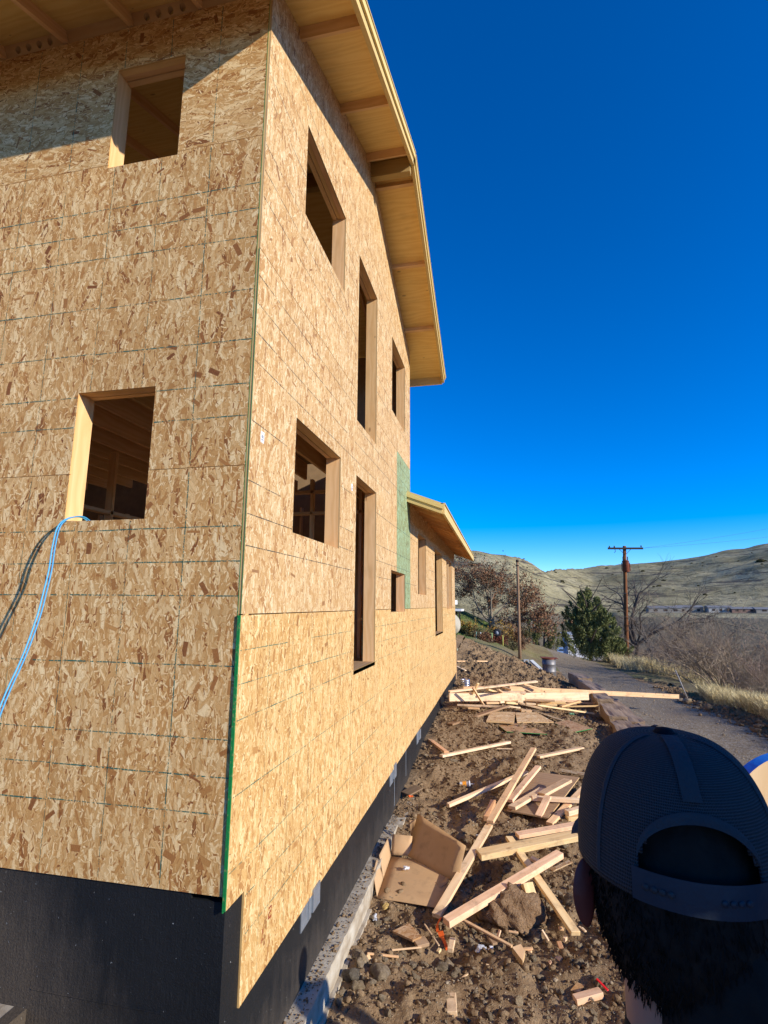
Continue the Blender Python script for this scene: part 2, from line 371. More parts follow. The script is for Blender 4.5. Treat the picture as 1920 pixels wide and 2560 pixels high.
# ------------------------------------------------------------------ ground materials
def m_dirt():
    k = NT('tilled_dirt', .95, .1); p = k.pos()
    a = k.noise(p, 1.4, 5, .6); b = k.noise(p, 22, 5, .65); c2 = k.noise(p, 120, 3, .6)
    c = k.ramp(a, [(.25, (.145, .088, .046)), (.5, (.222, .142, .077)), (.75, (.31, .212, .122))])
    c = k.mix(k.math('MULTIPLY', k.math('SUBTRACT', b, .45, clamp=True), 2.2), c, (.37, .27, .162))
    c = k.mix(k.math('MULTIPLY', k.math('SUBTRACT', .42, c2, clamp=True), 3), c, (.06, .037, .02))
    k.col(c); k.bump(k.math('ADD', k.math('MULTIPLY', b, 1.0), k.math('MULTIPLY', c2, .35)), .9, .03); return k.m
def m_road():
    k = NT('packed_gravel', .9, .15); p = k.pos()
    ps = k.vm('MULTIPLY', p, (1.0, .12, 1)); tr = k.noise(ps, 1.6, 3, .5); a = k.noise(p, .5, 4); g = k.n('TexVoronoi', out=1, Vector=p, Scale=38); gv = k.n('SeparateColor', out=0, Color=g)
    c = k.mix(a, (.18, .137, .088), (.25, .192, .125)); c = k.mix(k.math('MULTIPLY', k.math('SUBTRACT', tr, .5, clamp=True), 3.2), c, (.24, .168, .098))
    c = k.mix(k.math('MULTIPLY', k.math('SUBTRACT', gv, .72, clamp=True), 2.6), c, (.34, .32, .29)); c = k.mix(k.math('MULTIPLY', k.math('SUBTRACT', .3, gv, clamp=True), 2), c, (.07, .06, .05))
    k.col(c); k.bump(k.math('ADD', gv, k.noise(p, 60, 3)), .5, .012); return k.m
def m_land():
    """dry hillside: straw grass, green-grey sage, dark soil and rock ledges"""
    k = NT('dry_hillside', .95, .05); p = k.pos(); z = k.n('SeparateXYZ', out=2, i0=p)
    a = k.noise(p, .016, 5, .6); b = k.noise(p, .18, 5, .7); s = k.noise(k.vm('MULTIPLY', p, (.012, .018, .19)), 1.0, 5, .65, 1.2)
    c = k.ramp(a, [(.3, (.26, .225, .125)), (.5, (.355, .31, .18)), (.7, (.45, .395, .25))])
    d = k.noise(p, .055, 4, .65); c = k.mix(k.math('MULTIPLY', k.math('SUBTRACT', d, .48, clamp=True), 4.5), c, (.19, .165, .088))
    c = k.mix(k.math('MULTIPLY', k.math('SUBTRACT', b, .50, clamp=True), 5.0), c, (.10, .092, .055))
    c = k.mix(k.math('MULTIPLY', k.math('SUBTRACT', s, .535, clamp=True), 10, clamp=True), c, (.095, .08, .066))
    low = k.math('MULTIPLY', k.math('LESS_THAN', z, -3.6), k.math('SUBTRACT', 1.0, k.math('MULTIPLY', k.math('GREATER_THAN', b, .62), .6)))
    c = k.mix(k.math('MULTIPLY', low, .8), c, (.15, .125, .092)); k.col(c)
    k.bump(k.math('ADD', b, k.math('MULTIPLY', k.noise(p, .9, 4, .7), .5)), 1.0, 1.6); return k.m
def m_verge():
    k = NT('rough_verge', .95, .1); p = k.pos(); a = k.noise(p, .35, 4); b = k.noise(p, 9, 5, .7)
    c = k.ramp(a, [(.3, (.14, .10, .055)), (.5, (.20, .16, .085)), (.7, (.15, .16, .055))]); c = k.mix(k.math('MULTIPLY', k.math('SUBTRACT', b, .5, clamp=True), 3), c, (.26, .21, .12))
    c = k.mix(k.math('MULTIPLY', k.math('SUBTRACT', .43, b, clamp=True), 4), c, (.05, .036, .022)); k.col(c); k.bump(b, .9, .05); return k.m
def m_lawn():
    k = NT('green_bank', .95, .1); p = k.pos(); a = k.noise(p, 1.1, 4); b = k.noise(p, 16, 4, .7)
    c = k.ramp(a, [(.35, (.19, .14, .08)), (.5, (.12, .15, .05)), (.65, (.09, .15, .035))]); c = k.mix(k.math('MULTIPLY', k.math('SUBTRACT', b, .5, clamp=True), 3), c, (.22, .20, .10)); k.col(c); k.bump(b, .9, .05); return k.m
M_DIRT, M_ROAD, M_LAND, M_VERGE, M_LAWN = m_dirt(), m_road(), m_land(), m_verge(), m_lawn()

def bank(x, y): return (y > 19.0) & (x < 2.0+np.interp(y, [19, 45, 75], [-3.2, .2, 1])) & (x > -30)
def grid(x0, x1, y0, y1, st, hole=None, rough=None):
    nx = int(round((x1-x0)/st))+1; ny = int(round((y1-y0)/st))+1
    X, Y = np.meshgrid(np.linspace(x0, x1, nx), np.linspace(y0, y1, ny)); Z = H(X, Y)
    if rough is not None: Z = Z+rough(X, Y)
    V = np.c_[X.ravel(), Y.ravel(), Z.ravel()]; I = np.arange(nx*ny).reshape(ny, nx)
    F = np.stack([I[:-1, :-1], I[:-1, 1:], I[1:, 1:], I[1:, :-1]], -1).reshape(-1, 4)
    c = V[F].mean(1); keep = np.ones(len(F), bool)
    if hole: keep &= ~((c[:, 0] > hole[0]) & (c[:, 0] < hole[1]) & (c[:, 1] > hole[2]) & (c[:, 1] < hole[3]))
    F = F[keep]; return V, F, c[keep]
def sub(V, F):
    u, inv = np.unique(F, return_inverse=True); return V[u], inv.reshape(F.shape)
def rough_near(X, Y):
    d = road_d(X, Y); off = sstep(-.15, .5, d); gap = sstep(.0, .5, X)*.6+.4; flat = 1-sstep(-.2, -1.6, Y)*.7
    lump = fbm(X*1.1, Y*1.1, 3)*.15 + fbm(X*3.4, Y*3.4, 4, .62)*.085 + np.maximum(fbm(X*11+3, Y*11, 3, .65), 0)*.075
    rut = 1+.9*sstep(13, 17, Y)*(X < 3.6)
    return lump*off*gap*flat*rut + (1-off)*(fbm(X*3, Y*3, 3)*.012 + fbm(X*.9, Y*.3, 2)*.04)
def rough_mid(X, Y):
    edge = np.minimum(np.minimum(X+.3-8.4, 8.1-X), 1)      # small roughness everywhere, none on the road
    off = sstep(-.15, .6, road_d(X, Y)); return fbm(X*.8, Y*.8, 4, .6)*.22*off*np.clip(1+0*edge, 0, 1)
NEAR = (-.3, 8.1, -1.5, 24.6); MID = (-12, 24, -12, 60)
parts = {'dirt_ground': [], 'road': [], 'verge': [], 'grass_bank': [], 'valley': []}
def addp(n, V, F):
    if len(F): parts[n].append(sub(V, F))
V, F, c = grid(*NEAR, .035, rough=rough_near)
on = road_d(c[:, 0]+.10*(vnoise(c[:, 0]*5, c[:, 1]*5)), c[:, 1]) < 0; rt = (~on) & (c[:, 0] > 6.5) & (road_d(c[:, 0], c[:, 1]) > .35); bk = bank(c[:, 0], c[:, 1]) & ~on
addp('road', V, F[on]); addp('verge', V, F[rt]); addp('grass_bank', V, F[bk]); addp('dirt_ground', V, F[~on & ~rt & ~bk])
V, F, c = grid(*MID, .3, NEAR, rough_mid)
on = road_d(c[:, 0], c[:, 1]) < 0; bk = bank(c[:, 0], c[:, 1]); dr = ~on & ~bk & (((c[:, 0] < 4.6) & (c[:, 1] < 24.5)) | (c[:, 1] < 1))
addp('road', V, F[on]); addp('grass_bank', V, F[bk & ~on]); addp('dirt_ground', V, F[dr]); addp('verge', V, F[~on & ~bk & ~dr])
OUT = (-96, 156, -96, 144)
V, F, c = grid(*OUT, 2.0, MID)
on = road_d(c[:, 0], c[:, 1]) < .6; on &= (c[:, 1] > 0)
addp('road', V, F[on]); addp('valley', V, F[~on])
for nm, mat in (('dirt_ground', M_DIRT), ('road', M_ROAD), ('verge', M_VERGE), ('grass_bank', M_LAWN), ('valley', M_LAND)):
    Vs = []; Fs = []; b = 0
    for v, f in parts[nm]: Vs.append(v); Fs.append(f+b); b += len(v)
    tag(obj(nm, npmesh(nm, np.vstack(Vs), np.vstack(Fs), mat, True)), kind='structure')
# far land in rings out past the ridges
az = np.concatenate([np.radians(np.arange(-180, -30, 6)), np.radians(np.arange(-30, 50, .4)), np.radians(np.arange(50, 181, 6))])
rr = np.concatenate([[105, 118], np.geomspace(130, 800, 95), [900, 1050, 1300, 2000, 3500]])
R_, A_ = np.meshgrid(rr, az, indexing='ij'); X = 1.5+R_*np.sin(A_); Y = -3+R_*np.cos(A_); Z = H(X, Y) - np.where(R_ < 146, 1.6, 0)
V = np.c_[X.ravel(), Y.ravel(), Z.ravel()]; I = np.arange(X.size).reshape(X.shape)
F = np.stack([I[:-1, :-1], I[1:, :-1], I[1:, 1:], I[:-1, 1:]], -1).reshape(-1, 4)[:, ::-1]
tag(obj('hills', npmesh('hills', V, F, M_LAND, True)), kind='structure')
# ------------------------------------------------------------------ house under construction
HOUSE = empty('house', (0, 0, -2.8), 'two storey unfinished house sheathed in bare OSB with open window holes and one storey wing', 'house')
def under(o, par=HOUSE):
    """parent keeping the world place"""
    mw = o.matrix_basis.copy(); o.parent = par; o.matrix_parent_inverse = Matrix.Translation(-Vector(par.location)) if par is HOUSE else par_world(par).inverted(); o.matrix_basis = mw; return o
def par_world(p):
    m = p.matrix_basis.copy()
    while p.parent is not None: m = p.parent.matrix_basis @ p.matrix_parent_inverse @ m if p.parent is not HOUSE else Matrix.Translation(HOUSE.location) @ p.matrix_parent_inverse @ m; p = p.parent
    return m
def hbox(name, mat, lo, hi, grain=0, color=None, par=HOUSE): return under(box(name, mat, lo, hi, None, grain, color), par)
def hbeam(*a, par=HOUSE, **k): return under(beam(*a, **k), par)

def cutpanel(name, wall, r, holes, mats, th=.012, strand_vertical=True, color=(1, 1, 1, 1), par=HOUSE, edge_mi=1):
    """sheet on a wall plane with rectangular cut-outs; wall 'R' (outer face X=0) or 'L' (outer face Y=0)"""
    u0, u1, v0, v1 = r; hs = []
    for a, b, c, d in holes:
        a, b, c, d = max(a, u0), min(b, u1), max(c, v0), min(d, v1)
        if b-a > 1e-4 and d-c > 1e-4: hs.append((a, b, c, d))
    us = sorted({u0, u1, *[h[0] for h in hs], *[h[1] for h in hs]}); vs = sorted({v0, v1, *[h[2] for h in hs], *[h[3] for h in hs]})
    ou, ov = random.random()*20, random.random()*20
    P = (lambda u, v, d: (-d, u, v)) if wall == 'R' else (lambda u, v, d: (u, d, v))
    UV = (lambda u, v: (v+ov, u+ou)) if strand_vertical else (lambda u, v: (u+ou, v+ov))
    solid = lambda i, j: 0 <= i < len(us)-1 and 0 <= j < len(vs)-1 and not any(h[0]-1e-6 <= us[i] and us[i+1] <= h[1]+1e-6 and h[2]-1e-6 <= vs[j] and vs[j+1] <= h[3]+1e-6 for h in hs)
    m = MB()
    def q(pts, uvs, mi, rev):
        if rev: pts = pts[::-1]; uvs = uvs[::-1]
        m.face(pts, uvs, mi)
    for i in range(len(us)-1):
        for j in range(len(vs)-1):
            if not solid(i, j): continue
            a, b, c, d = us[i], us[i+1], vs[j], vs[j+1]; cn = [(a, c), (b, c), (b, d), (a, d)]; uv = [UV(*x) for x in cn]
            q([P(*x, 0) for x in cn], uv, 0, False); q([P(*x, th) for x in cn], uv, 0, True)
            for (di, dj, e0, e1) in ((-1, 0, (a, d), (a, c)), (1, 0, (b, c), (b, d)), (0, -1, (a, c), (b, c)), (0, 1, (b, d), (a, d))):
                if not solid(i+di, j+dj):
                    q([P(*e0, 0), P(*e0, th), P(*e1, th), P(*e1, 0)], [(e0[0]+e0[1], 0), (e0[0]+e0[1], th), (e1[0]+e1[1], th), (e1[0]+e1[1], 0)], edge_mi, False)
    return under(m.build(name, mats, None, color), par)
def ink(wall, pts, mat, par, w=.007, d=.0006):
    """printed line on a sheet: a thin wobbling strip just proud of the face"""
    P = (lambda u, v: Vector((d, u, v))) if wall == 'R' else (lambda u, v: Vector((u, -d, v)))
    (u0, v0), (u1, v1) = pts; L = math.hypot(u1-u0, v1-v0); n = max(2, int(L/.12)); V = []; F = []
    nx, nv = -(v1-v0)/L, (u1-u0)/L
    for i in range(n+1):
        t = i/n; ww = w*(.55+.5*random.random())/2; o = random.uniform(-.0012, .0012)
        for s in (-1, 1): V.append(P(u0+(u1-u0)*t+nx*(s*ww+o), v0+(v1-v0)*t+nv*(s*ww+o)))
    for i in range(n): F.append((2*i, 2*i+2, 2*i+3, 2*i+1))
    return under(obj('nail_line', mkmesh('nail_line', V, F, mat)), par)

# openings (u0,u1,z0,z1)
RO = [(.78, 1.95, 3.26, 4.135), (2.52, 3.47, 2.045, 4.105), (4.48, 5.60, 2.90, 4.09), (.75, 1.94, .532, 1.44), (2.53, 3.50, -.68, 1.41), (4.46, 5.62, -.105, .49)]
WO = [(7.02, 8.13, .20, 1.365), (9.65, 11.30, -.68, 1.34), (12.45, 14.15, -.11, 1.33)]
LO = [(-1.285, -.695, 3.238, 4.115), (-1.32, -.712, .536, 1.443), (-4.4, -3.2, .536, 1.443)]  # last window is out of view, added to let sun light an inner wall
TY = (.97, .88, .62, 1); TG = (.90, .845, .70, 1); TL = (1.10, .92, .62, 1)
SHEETS_R = []
def shade(t, s=.05): f = 1+random.uniform(-s, s); return (t[0]*f, t[1]*f, t[2]*f, 1)
# lower row, right wall
ys = [0.0]+[1.22*i for i in range(1, 13)]+[15.25]
for i in range(len(ys)-1):
    a, b = ys[i]+(.0 if i == 0 else .001), ys[i+1]-.001
    holes = RO+WO+[(-1, .215, -9, -1.652), (14.17, 14.21, -2.6, -1.165)]
    p = cutpanel('osb_panel', 'R', (a, b, -2.25+.006*i*random.uniform(.6, 1), -.067), holes, [M_OSB, M_EDGE], .012, True, shade(TY, .03)); SHEETS_R.append((a, b, -2.25, -.067, p))
# corner edge of the lower row: doubled strip sealed green
hbox('green_sheet_edge', M_GREEN, (-.0185, -.0095, -1.66), (-.0125, -.0006, -.067), 2); hbox('green_sheet_edge', M_GREEN, (-.0115, -.0085, -1.652), (-.0005, -.0006, -.067), 2)
# middle row main block, then wing
for a, b, col in ((0, 2.44, TG), (2.44, 4.885, TG), (4.885, 6.12, (.42, .74, .68, 1))):
    p = cutpanel('osb_panel', 'R', (a+.002, b-.002, -.060, 2.371), RO, [M_OSB, M_EDGE], .012, True, shade(col, .02)); SHEETS_R.append((a, b, -.06, 2.371, p))
    if col[0] == .5*col[0]/col[0] or col[1] == .74: p['label'] = 'green tinted OSB sheet'
for a, b in ((6.122, 8.56), (8.56, 11.0), (11.0, 13.44), (13.44, 15.25)):
    p = cutpanel('osb_panel', 'R', (a+.002, b-.002, -.060, 1.40), WO, [M_OSB, M_EDGE], .012, True, shade(TG, .04)); SHEETS_R.append((a, b, -.06, 1.40, p))
    cutpanel('osb_panel', 'R', (a+.002, b-.002, 1.404, 1.875), WO, [M_OSB, M_EDGE], .012, False, shade(TG, .04))
for a, b in ((0, 2.44), (2.44, 4.885), (4.885, 6.12)):
    p = cutpanel('osb_panel', 'R', (a+.002, b-.002, 2.376, 4.502), RO, [M_OSB, M_EDGE], .012, True, shade(TG, .03)); SHEETS_R.append((a, b, 2.376, 4.502, p))
SL = .404; RY = 3.06; Z0 = 4.61
for s in (0, 1):                                                     # gable sheets
    m = MB(); pr = [(0, 4.508), (3.058, 4.508), (3.058, Z0+SL*3.058), (0, Z0)]
    if s: pr = [(6.12-a, b) for a, b in pr][::-1]
    m.face([(0, a, b) for a, b in pr], [(b, a+s*7) for a, b in pr]); m.face([(-.012, a, b) for a, b in pr][::-1], [(b, a+s*7) for a, b in pr][::-1])
    for i in range(4): a, b = pr[i], pr[(i+1) % 4]; m.face([(0, *a), (-.012, *a), (-.012, *b), (0, *b)], None, 1)
    under(m.build('gable_panel', [M_OSB, M_EDGE], None, shade(TG, .02)))
# ink lines, right wall
for a, b, z0, z1, p in SHEETS_R:
    low = z1 < 0
    if low: zs = [-.27, -.47, -.675, -1.08, -1.48, -1.69, -1.90]
    elif z0 < 0: zs = [.35, .556, .76, 1.16, 1.57, 1.77, 1.975, 2.18]
    else: zs = [2.78, 2.99, 3.19, 3.6, 3.80, 4.0, 4.3]
    for z in zs:
        if z > z1-.02 or z < z0+.03 or (a > 6 and random.random() < .4): continue
        segs = [(a+.01 if not (a < .1 and z < -1.6) else .225, b-.01)]
        for h in RO+WO:
            if h[2]-.01 < z < h[3]+.01:
                ns = []
                for s0, s1 in segs:
                    if h[1] <= s0 or h[0] >= s1: ns.append((s0, s1)); continue
                    if h[0]-.01 > s0: ns.append((s0, h[0]-.01))
                    if h[1]+.01 < s1: ns.append((h[1]+.01, s1))
                segs = ns
        for s0, s1 in segs:
            if s1-s0 < .1: continue
            if random.random() < .25: s1 = s0+(s1-s0)*random.uniform(.5, .95)
            dz = random.uniform(-.006, .006); ink('R', ((s0, z+dz), (s1, z+dz+random.uniform(-.004, .004))), M_INKT if low else M_INKB, p, .0065 if low else .0075)
    if low and a < 5:
        for k in range(3): ink('R', ((a+.406*k+.02, z0+.05), (a+.406*k+.02, z1-.05)), M_INKT, p, .0035) if (a+.406*k > .2) else None
for (a0, a1) in (((.58, -1.985), (.62, -1.985)), ((.58, -1.985), (.58, -1.955)), ((.58, -1.955), (.62, -1.955)), ((.62, -1.955), (.62, -1.925)), ((.62, -1.925), (.58, -1.925)),
                 ((.50, -2.0), (.50, -2.03)), ((.505, -2.055), (.48, -2.07))):
    ink('R', (a0, a1), M_INKR, SHEETS_R[0][4], .016)

# left wall sheets
for r0, r1, vert in ((-1.585, .858, True), (.862, 3.262, True), (3.266, 4.503, False)):
    xs = [-.020] + ([-1.22*i for i in range(1, 7)] if vert else [-2.44, -4.88, -7.32])
    for i in range(len(xs)-1):
        b, a = xs[i]-(0 if i == 0 else .0015), xs[i+1]+.0015
        p = cutpanel('osb_panel', 'L', (a, b, r0, r1), LO, [M_OSBX, M_EDGE], .012, vert, shade(TL, .06))
        if a < -3: continue
        zs = {0: [-1.178, -.974, -.768, -.358, .051, .258, .47], 1: [1.19, 1.41, 1.72, 2.075, 2.47, 2.68, 2.88], 2: []}[0 if r0 < 0 else 1 if vert else 2]
        for z in zs:
            segs = [(a+.005, b-.005)]
            for h in LO:
                if h[2]-.01 < z < h[3]+.01: segs = [q for s0, s1 in segs for q in (((s0, s1),) if (h[1] <= s0 or h[0] >= s1) else tuple(x for x in ((s0, h[0]-.01), (h[1]+.01, s1)) if x[1]-x[0] > .05))]
            for s0, s1 in segs: ink('L', ((s0, z+random.uniform(-.006, .006)), (s1, z+random.uniform(-.006, .006))), M_INKT, p, .0085)
        for kx in range(1, 7):
            x = -.406*kx-.008
            if not (a < x < b): continue
            sg = [(r0+.02, r1-.02)]
            for h in LO:
                if h[0]-.01 < x < h[1]+.01: sg = [q for s0, s1 in sg for q in (((s0, s1),) if (h[3] <= s0 or h[2] >= s1) else tuple(y for y in ((s0, h[2]-.01), (h[3]+.01, s1)) if y[1]-y[0] > .05))]
            for s0, s1 in sg: ink('L', ((x, s0), (x+random.uniform(-.01, .01), s1)), M_INKT, p, .0075 if kx == 1 or not vert else .0048)
# pale and dark edge strips down the upper corner
hbox('corner_sheet_edge', M_EDGE, (-.0195, .0005, -.06), (-.0125, .011, 4.502), 2, (1.15, 1.1, .8, 1))
hbox('corner_green_line', M_GREEN, (-.0035, -.0022, -.06), (-.0008, -.0002, 2.371), 2, (.5, .5, .5, 1))
hbox('corner_green_line', M_GREEN, (-.0235, -.0012, -1.58), (-.0202, -.0002, 4.50), 2)
# sheet stickers with bar codes
M_PAPER = m_plain('white_sticker', (.75, .76, .80), .6, nz=.05); M_BLACKP = m_plain('black_print', (.03, .03, .035), .6)
for y0, z0 in ((.145, 1.055), (2.335, 1.195)):
    s = hbox('sticker', M_PAPER, (.0002, y0, z0), (.0012, y0+.05, z0+.075))
    for k in range(6): hbox('bar_code_line', M_BLACKP, (.0013, y0+.008, z0+.010+k*.0075), (.0016, y0+.042, z0+.010+k*.0075+random.choice((.002, .004))), par=s)

# ---- opening frames: header plies, jambs, sills
def wood_tint(s=.10): f = 1.1+random.uniform(-s, s); return (f, f*random.uniform(.92, 1.0), f*random.uniform(.78, .93), 1)
def frame(wall, h, side_only=False, hd=.2):
    a, b, c, d = h
    def bx(nm, u0, u1, d0, d1, z0, z1, g, mat=M_LUM):
        if wall == 'R': return hbox(nm, mat, (-d1, u0, z0), (-d0, u1, z1), {'u': 1, 'z': 2}[g], wood_tint())
        return hbox(nm, mat, (u0, d0, z0), (u1, d1, z1), {'u': 0, 'z': 2}[g], wood_tint())
    n = 3 if wall == 'R' else 3
    for k in range(n): bx('header_ply', a+.001, b-.001, .0125+k*.045, .0125+k*.045+(.042 if k != 1 else .038), d-.001+(.004 if k == 1 else 0), d+hd, 'u')
    bx('jamb_stud', b+.0005, b+.038, .0125, .152, c-.02, d+.10, 'z'); bx('jamb_stud', a-.038, a-.0005, .0125, .152, c-.02, d+.10, 'z')
    bx('king_stud', b+.040, b+.078, .013, .152, c-.7, d+.25, 'z'); bx('king_stud', a-.078, a-.040, .013, .152, c-.7, d+.25, 'z')
    if c > -.5: bx('rough_sill', a-.001, b+.001, .0125, .152, c-.040, c-.001, 'u')
    else: bx('door_sill', a-.001, b+.001, .0, .30, c-.040, c-.001, 'u', M_WEATH)
for h in RO+WO: frame('R', h)
for h in LO: frame('L', h)
hbeam('trimmer_stud', M_LUM, (-.05, 2.8, .45), (-.06, 2.8, 1.6), .038, .089, up=(1, 0, 0)) if False else None
hbox('mid_mullion', M_LUM, (-.152, 13.25, -.1), (-.013, 13.29, 1.33), 2)
hbox('cripple_stud', M_LUM, (-.60, 1.62, -.68), (-.56, 1.70, .62), 2)
hbox('rail', M_LUM, (-.62, 1.2, .50), (-.58, 2.3, .54), 1)
hbox('far_corner_board', M_LUM, (-.02, 15.251, -2.52), (.012, 15.30, -1.15), 2)

# ---- inside: floors, joists, studs, closing walls (lit only by daylight through the openings)
M_DECK = m_plain('interior_osb', (.36, .235, .13), .8, nz=.3, scale=9)
hbox('first_floor_deck', M_DECK, (-7.2, .02, -.72), (-.014, 15.2, -.69), 0)
hbox('second_floor_deck', M_DECK, (-7.2, .02, 1.985), (-.16, 4.02, 2.01), 0); hbox('second_floor_deck', M_DECK, (-1.0, 4.02, 1.985), (-.16, 6.0, 2.01), 0)
for k in range(17): hbox('floor_joist', M_LUM, (-.36-.406*k, .16, 1.75), (-.322-.406*k, 3.99 if k > 1 else 6.0, 1.984), 1, wood_tint())
hbox('rim_joist', M_LUM, (-7.1, .0125, 1.75), (-.17, .05, 1.984), 0); hbox('rim_joist', M_LUM, (-.05, .06, 1.75), (-.0125, 6.0, 1.984), 1)
hbox('top_plate', M_LUM, (-7.1, .0125, 1.665), (-.013, .152, 1.745), 0); hbox('top_plate', M_LUM, (-7.1, .0125, 4.335), (-.013, .152, 4.49), 0)
hbox('back_wall', M_DECK, (-7.25, .02, -2.7), (-7.22, 15.2, 3.2), 1); hbox('back_wall', M_DECK, (-7.25, .02, 3.205), (-7.22, 6.09, 5.8), 1)
hbox('back_wall', M_DECK, (-7.2, 6.09, -.69), (-.014, 6.115, 4.6), 0)
hbox('end_wall', M_DECK, (-7.2, 15.21, -2.7), (-.014, 15.24, 2.0), 0)
for x in np.arange(-6.9, -.3, .61): hbox('partition_stud', M_LUM, (x, 6.0, -.69), (x+.038, 6.088, 1.74), 2, wood_tint())
for x in (-3.2, -2.6, -2.0, -1.55, -1.06, -.78, -.35): hbox('partition_stud', M_LUM, (x, 3.95, -.69), (x+.04, 4.04, 1.58 if -1.6 < x < -.7 else 1.74), 2, wood_tint())
for z in (1.24, 1.545): hbox('partition_rail', M_LUM, (-3.2, 3.95, z), (-.30, 4.04, z+.038), 0)
hbox('partition_stud', M_LUM, (-1.07, 3.951, 1.584), (-1.03, 4.039, 1.745), 2)
hbox('partition_stud', M_LUM, (-1.33, 3.951, 1.584), (-1.29, 4.039, 1.745), 2)
for y in (1.0, 2.2, 4.6, 5.4, 7.6, 9.0, 11.6, 13.4): hbox('inner_wall_stud', M_LUM, (-2.9, y, -.69), (-2.81, y+.038, 1.74), 2, wood_tint())
hbox('inner_plate', M_LUM, (-2.9, .2, 1.0), (-2.81, 3.9, 1.04), 1)
for k in range(9): hbox('wall_stud', M_LUM, (-.60-.406*k-.9, .0125, .60), (-.562-.406*k-.9, .152, 1.66), 2, wood_tint())
hbox('wing_ceiling_deck', M_DECK, (-7.2, 6.13, 1.80), (-.16, 15.2, 1.83), 1)

# ---- main roof: plywood deck, rafters, lookouts, ridge, fascia
RE, RO_ = .64, .575      # eave and rake overhangs
def zr(y): return Z0+SL*y if y <= RY else Z0+SL*(2*RY-y)
ROOFD = under(box('roof_deck', M_PLY, (-7.3, RY-.02, zr(RY)+.013), (.5, RY+.02, zr(RY)+.03), None, 0))
n = Vector((0, -SL, 1)).normalized()
def slope_piece(nm, mat, x0, x1, y0, y1, d0, d1, color=None, par=ROOFD, grain_x=True):
    """board lying in a roof slope between x0..x1, y0..y1; d0..d1 measured up from the deck underside"""
    s = 1 if y1 <= RY+.001 else -1; nn = Vector((0, -SL*s, 1)).normalized()
    a = Vector((x0, y0, zr(y0))); b = Vector((x0, y1, zr(y1))); O = a+nn*d0
    m = MB(); A, B = Vector((x1-x0, 0, 0)), b-a
    off = (random.random()*9, random.random()*9)
    if grain_x: m.quadbox(O, A, B, nn*(d1-d0), off=off)
    else: m.quadbox(O, B, A, nn*(d1-d0), off=off)
    return under(m.build(nm, mat, None, color), par)
xs = [RO_-.045, -1.22, -3.66, -6.1, -7.4]
for y0, y1 in ((-RE+.04, .52), (.52, 1.66), (1.66, RY-.003), (RY+.003, 4.46), (4.46, 5.6), (5.6, 6.12+RE-.04)):
    for i in range(4): slope_piece('sheathing_panel', M_PLY, xs[i+1]+.002, xs[i]-.001, y0+.002, y1-.002, 0, .012, shade((1, 1, 1), .08))
for yc in (.52, 1.66, 2.78, 3.34, 4.46, 5.60): slope_piece('lookout', M_LUM, -.3, RO_-.047, yc-.02, yc+.02, -.089, -.0005, (.95, .9, .8, 1))
hbox('ridge_beam', M_TRIM, (-7.2, RY-.045, zr(RY)-.25), (RO_-.048, RY+.045, zr(RY)-.03), 0, (.62, .56, .5, 1), par=ROOFD)
for y0, y1 in ((-RE, RY), (RY, 6.12+RE)):                          # barge rafters and trim
    slope_piece('barge_rafter', M_TRIM, RO_-.042, RO_-.001, y0, y1, -.125, .010, (1, .97, .9, 1), grain_x=False)
    slope_piece('barge_trim', M_TRIM, RO_, RO_+.021, y0, y1, -.045, .030, (1.1, 1.1, 1.05, 1), grain_x=False)
    slope_piece('drip_board', M_TRIM, -7.4, RO_+.03, y0-.03 if y0 < 0 else y0, y1 if y0 < 0 else y1+.03, .0315, .045, (1, 1, 1, 1))
for yy, s in ((-RE, -1), (6.12+RE, 1)):
    z = zr(yy); hbox('eave_fascia', M_TRIM, (-7.4, min(yy, yy-s*.038)+.001, z-.125), (RO_-.043, max(yy, yy-s*.038)-.001, z+.015), 0, (1, .95, .9, 1), par=ROOFD)
for x in [-.605-.61*k for k in range(11)]:
    slope_piece('rafter', M_LUM, x-.019, x+.019, -RE+.04, RY-.05, -.089, -.0005, wood_tint(), grain_x=False)
    slope_piece('rafter', M_LUM, x-.019, x+.019, RY+.05, 6.12+RE-.04, -.089, -.0005, wood_tint(), grain_x=False)
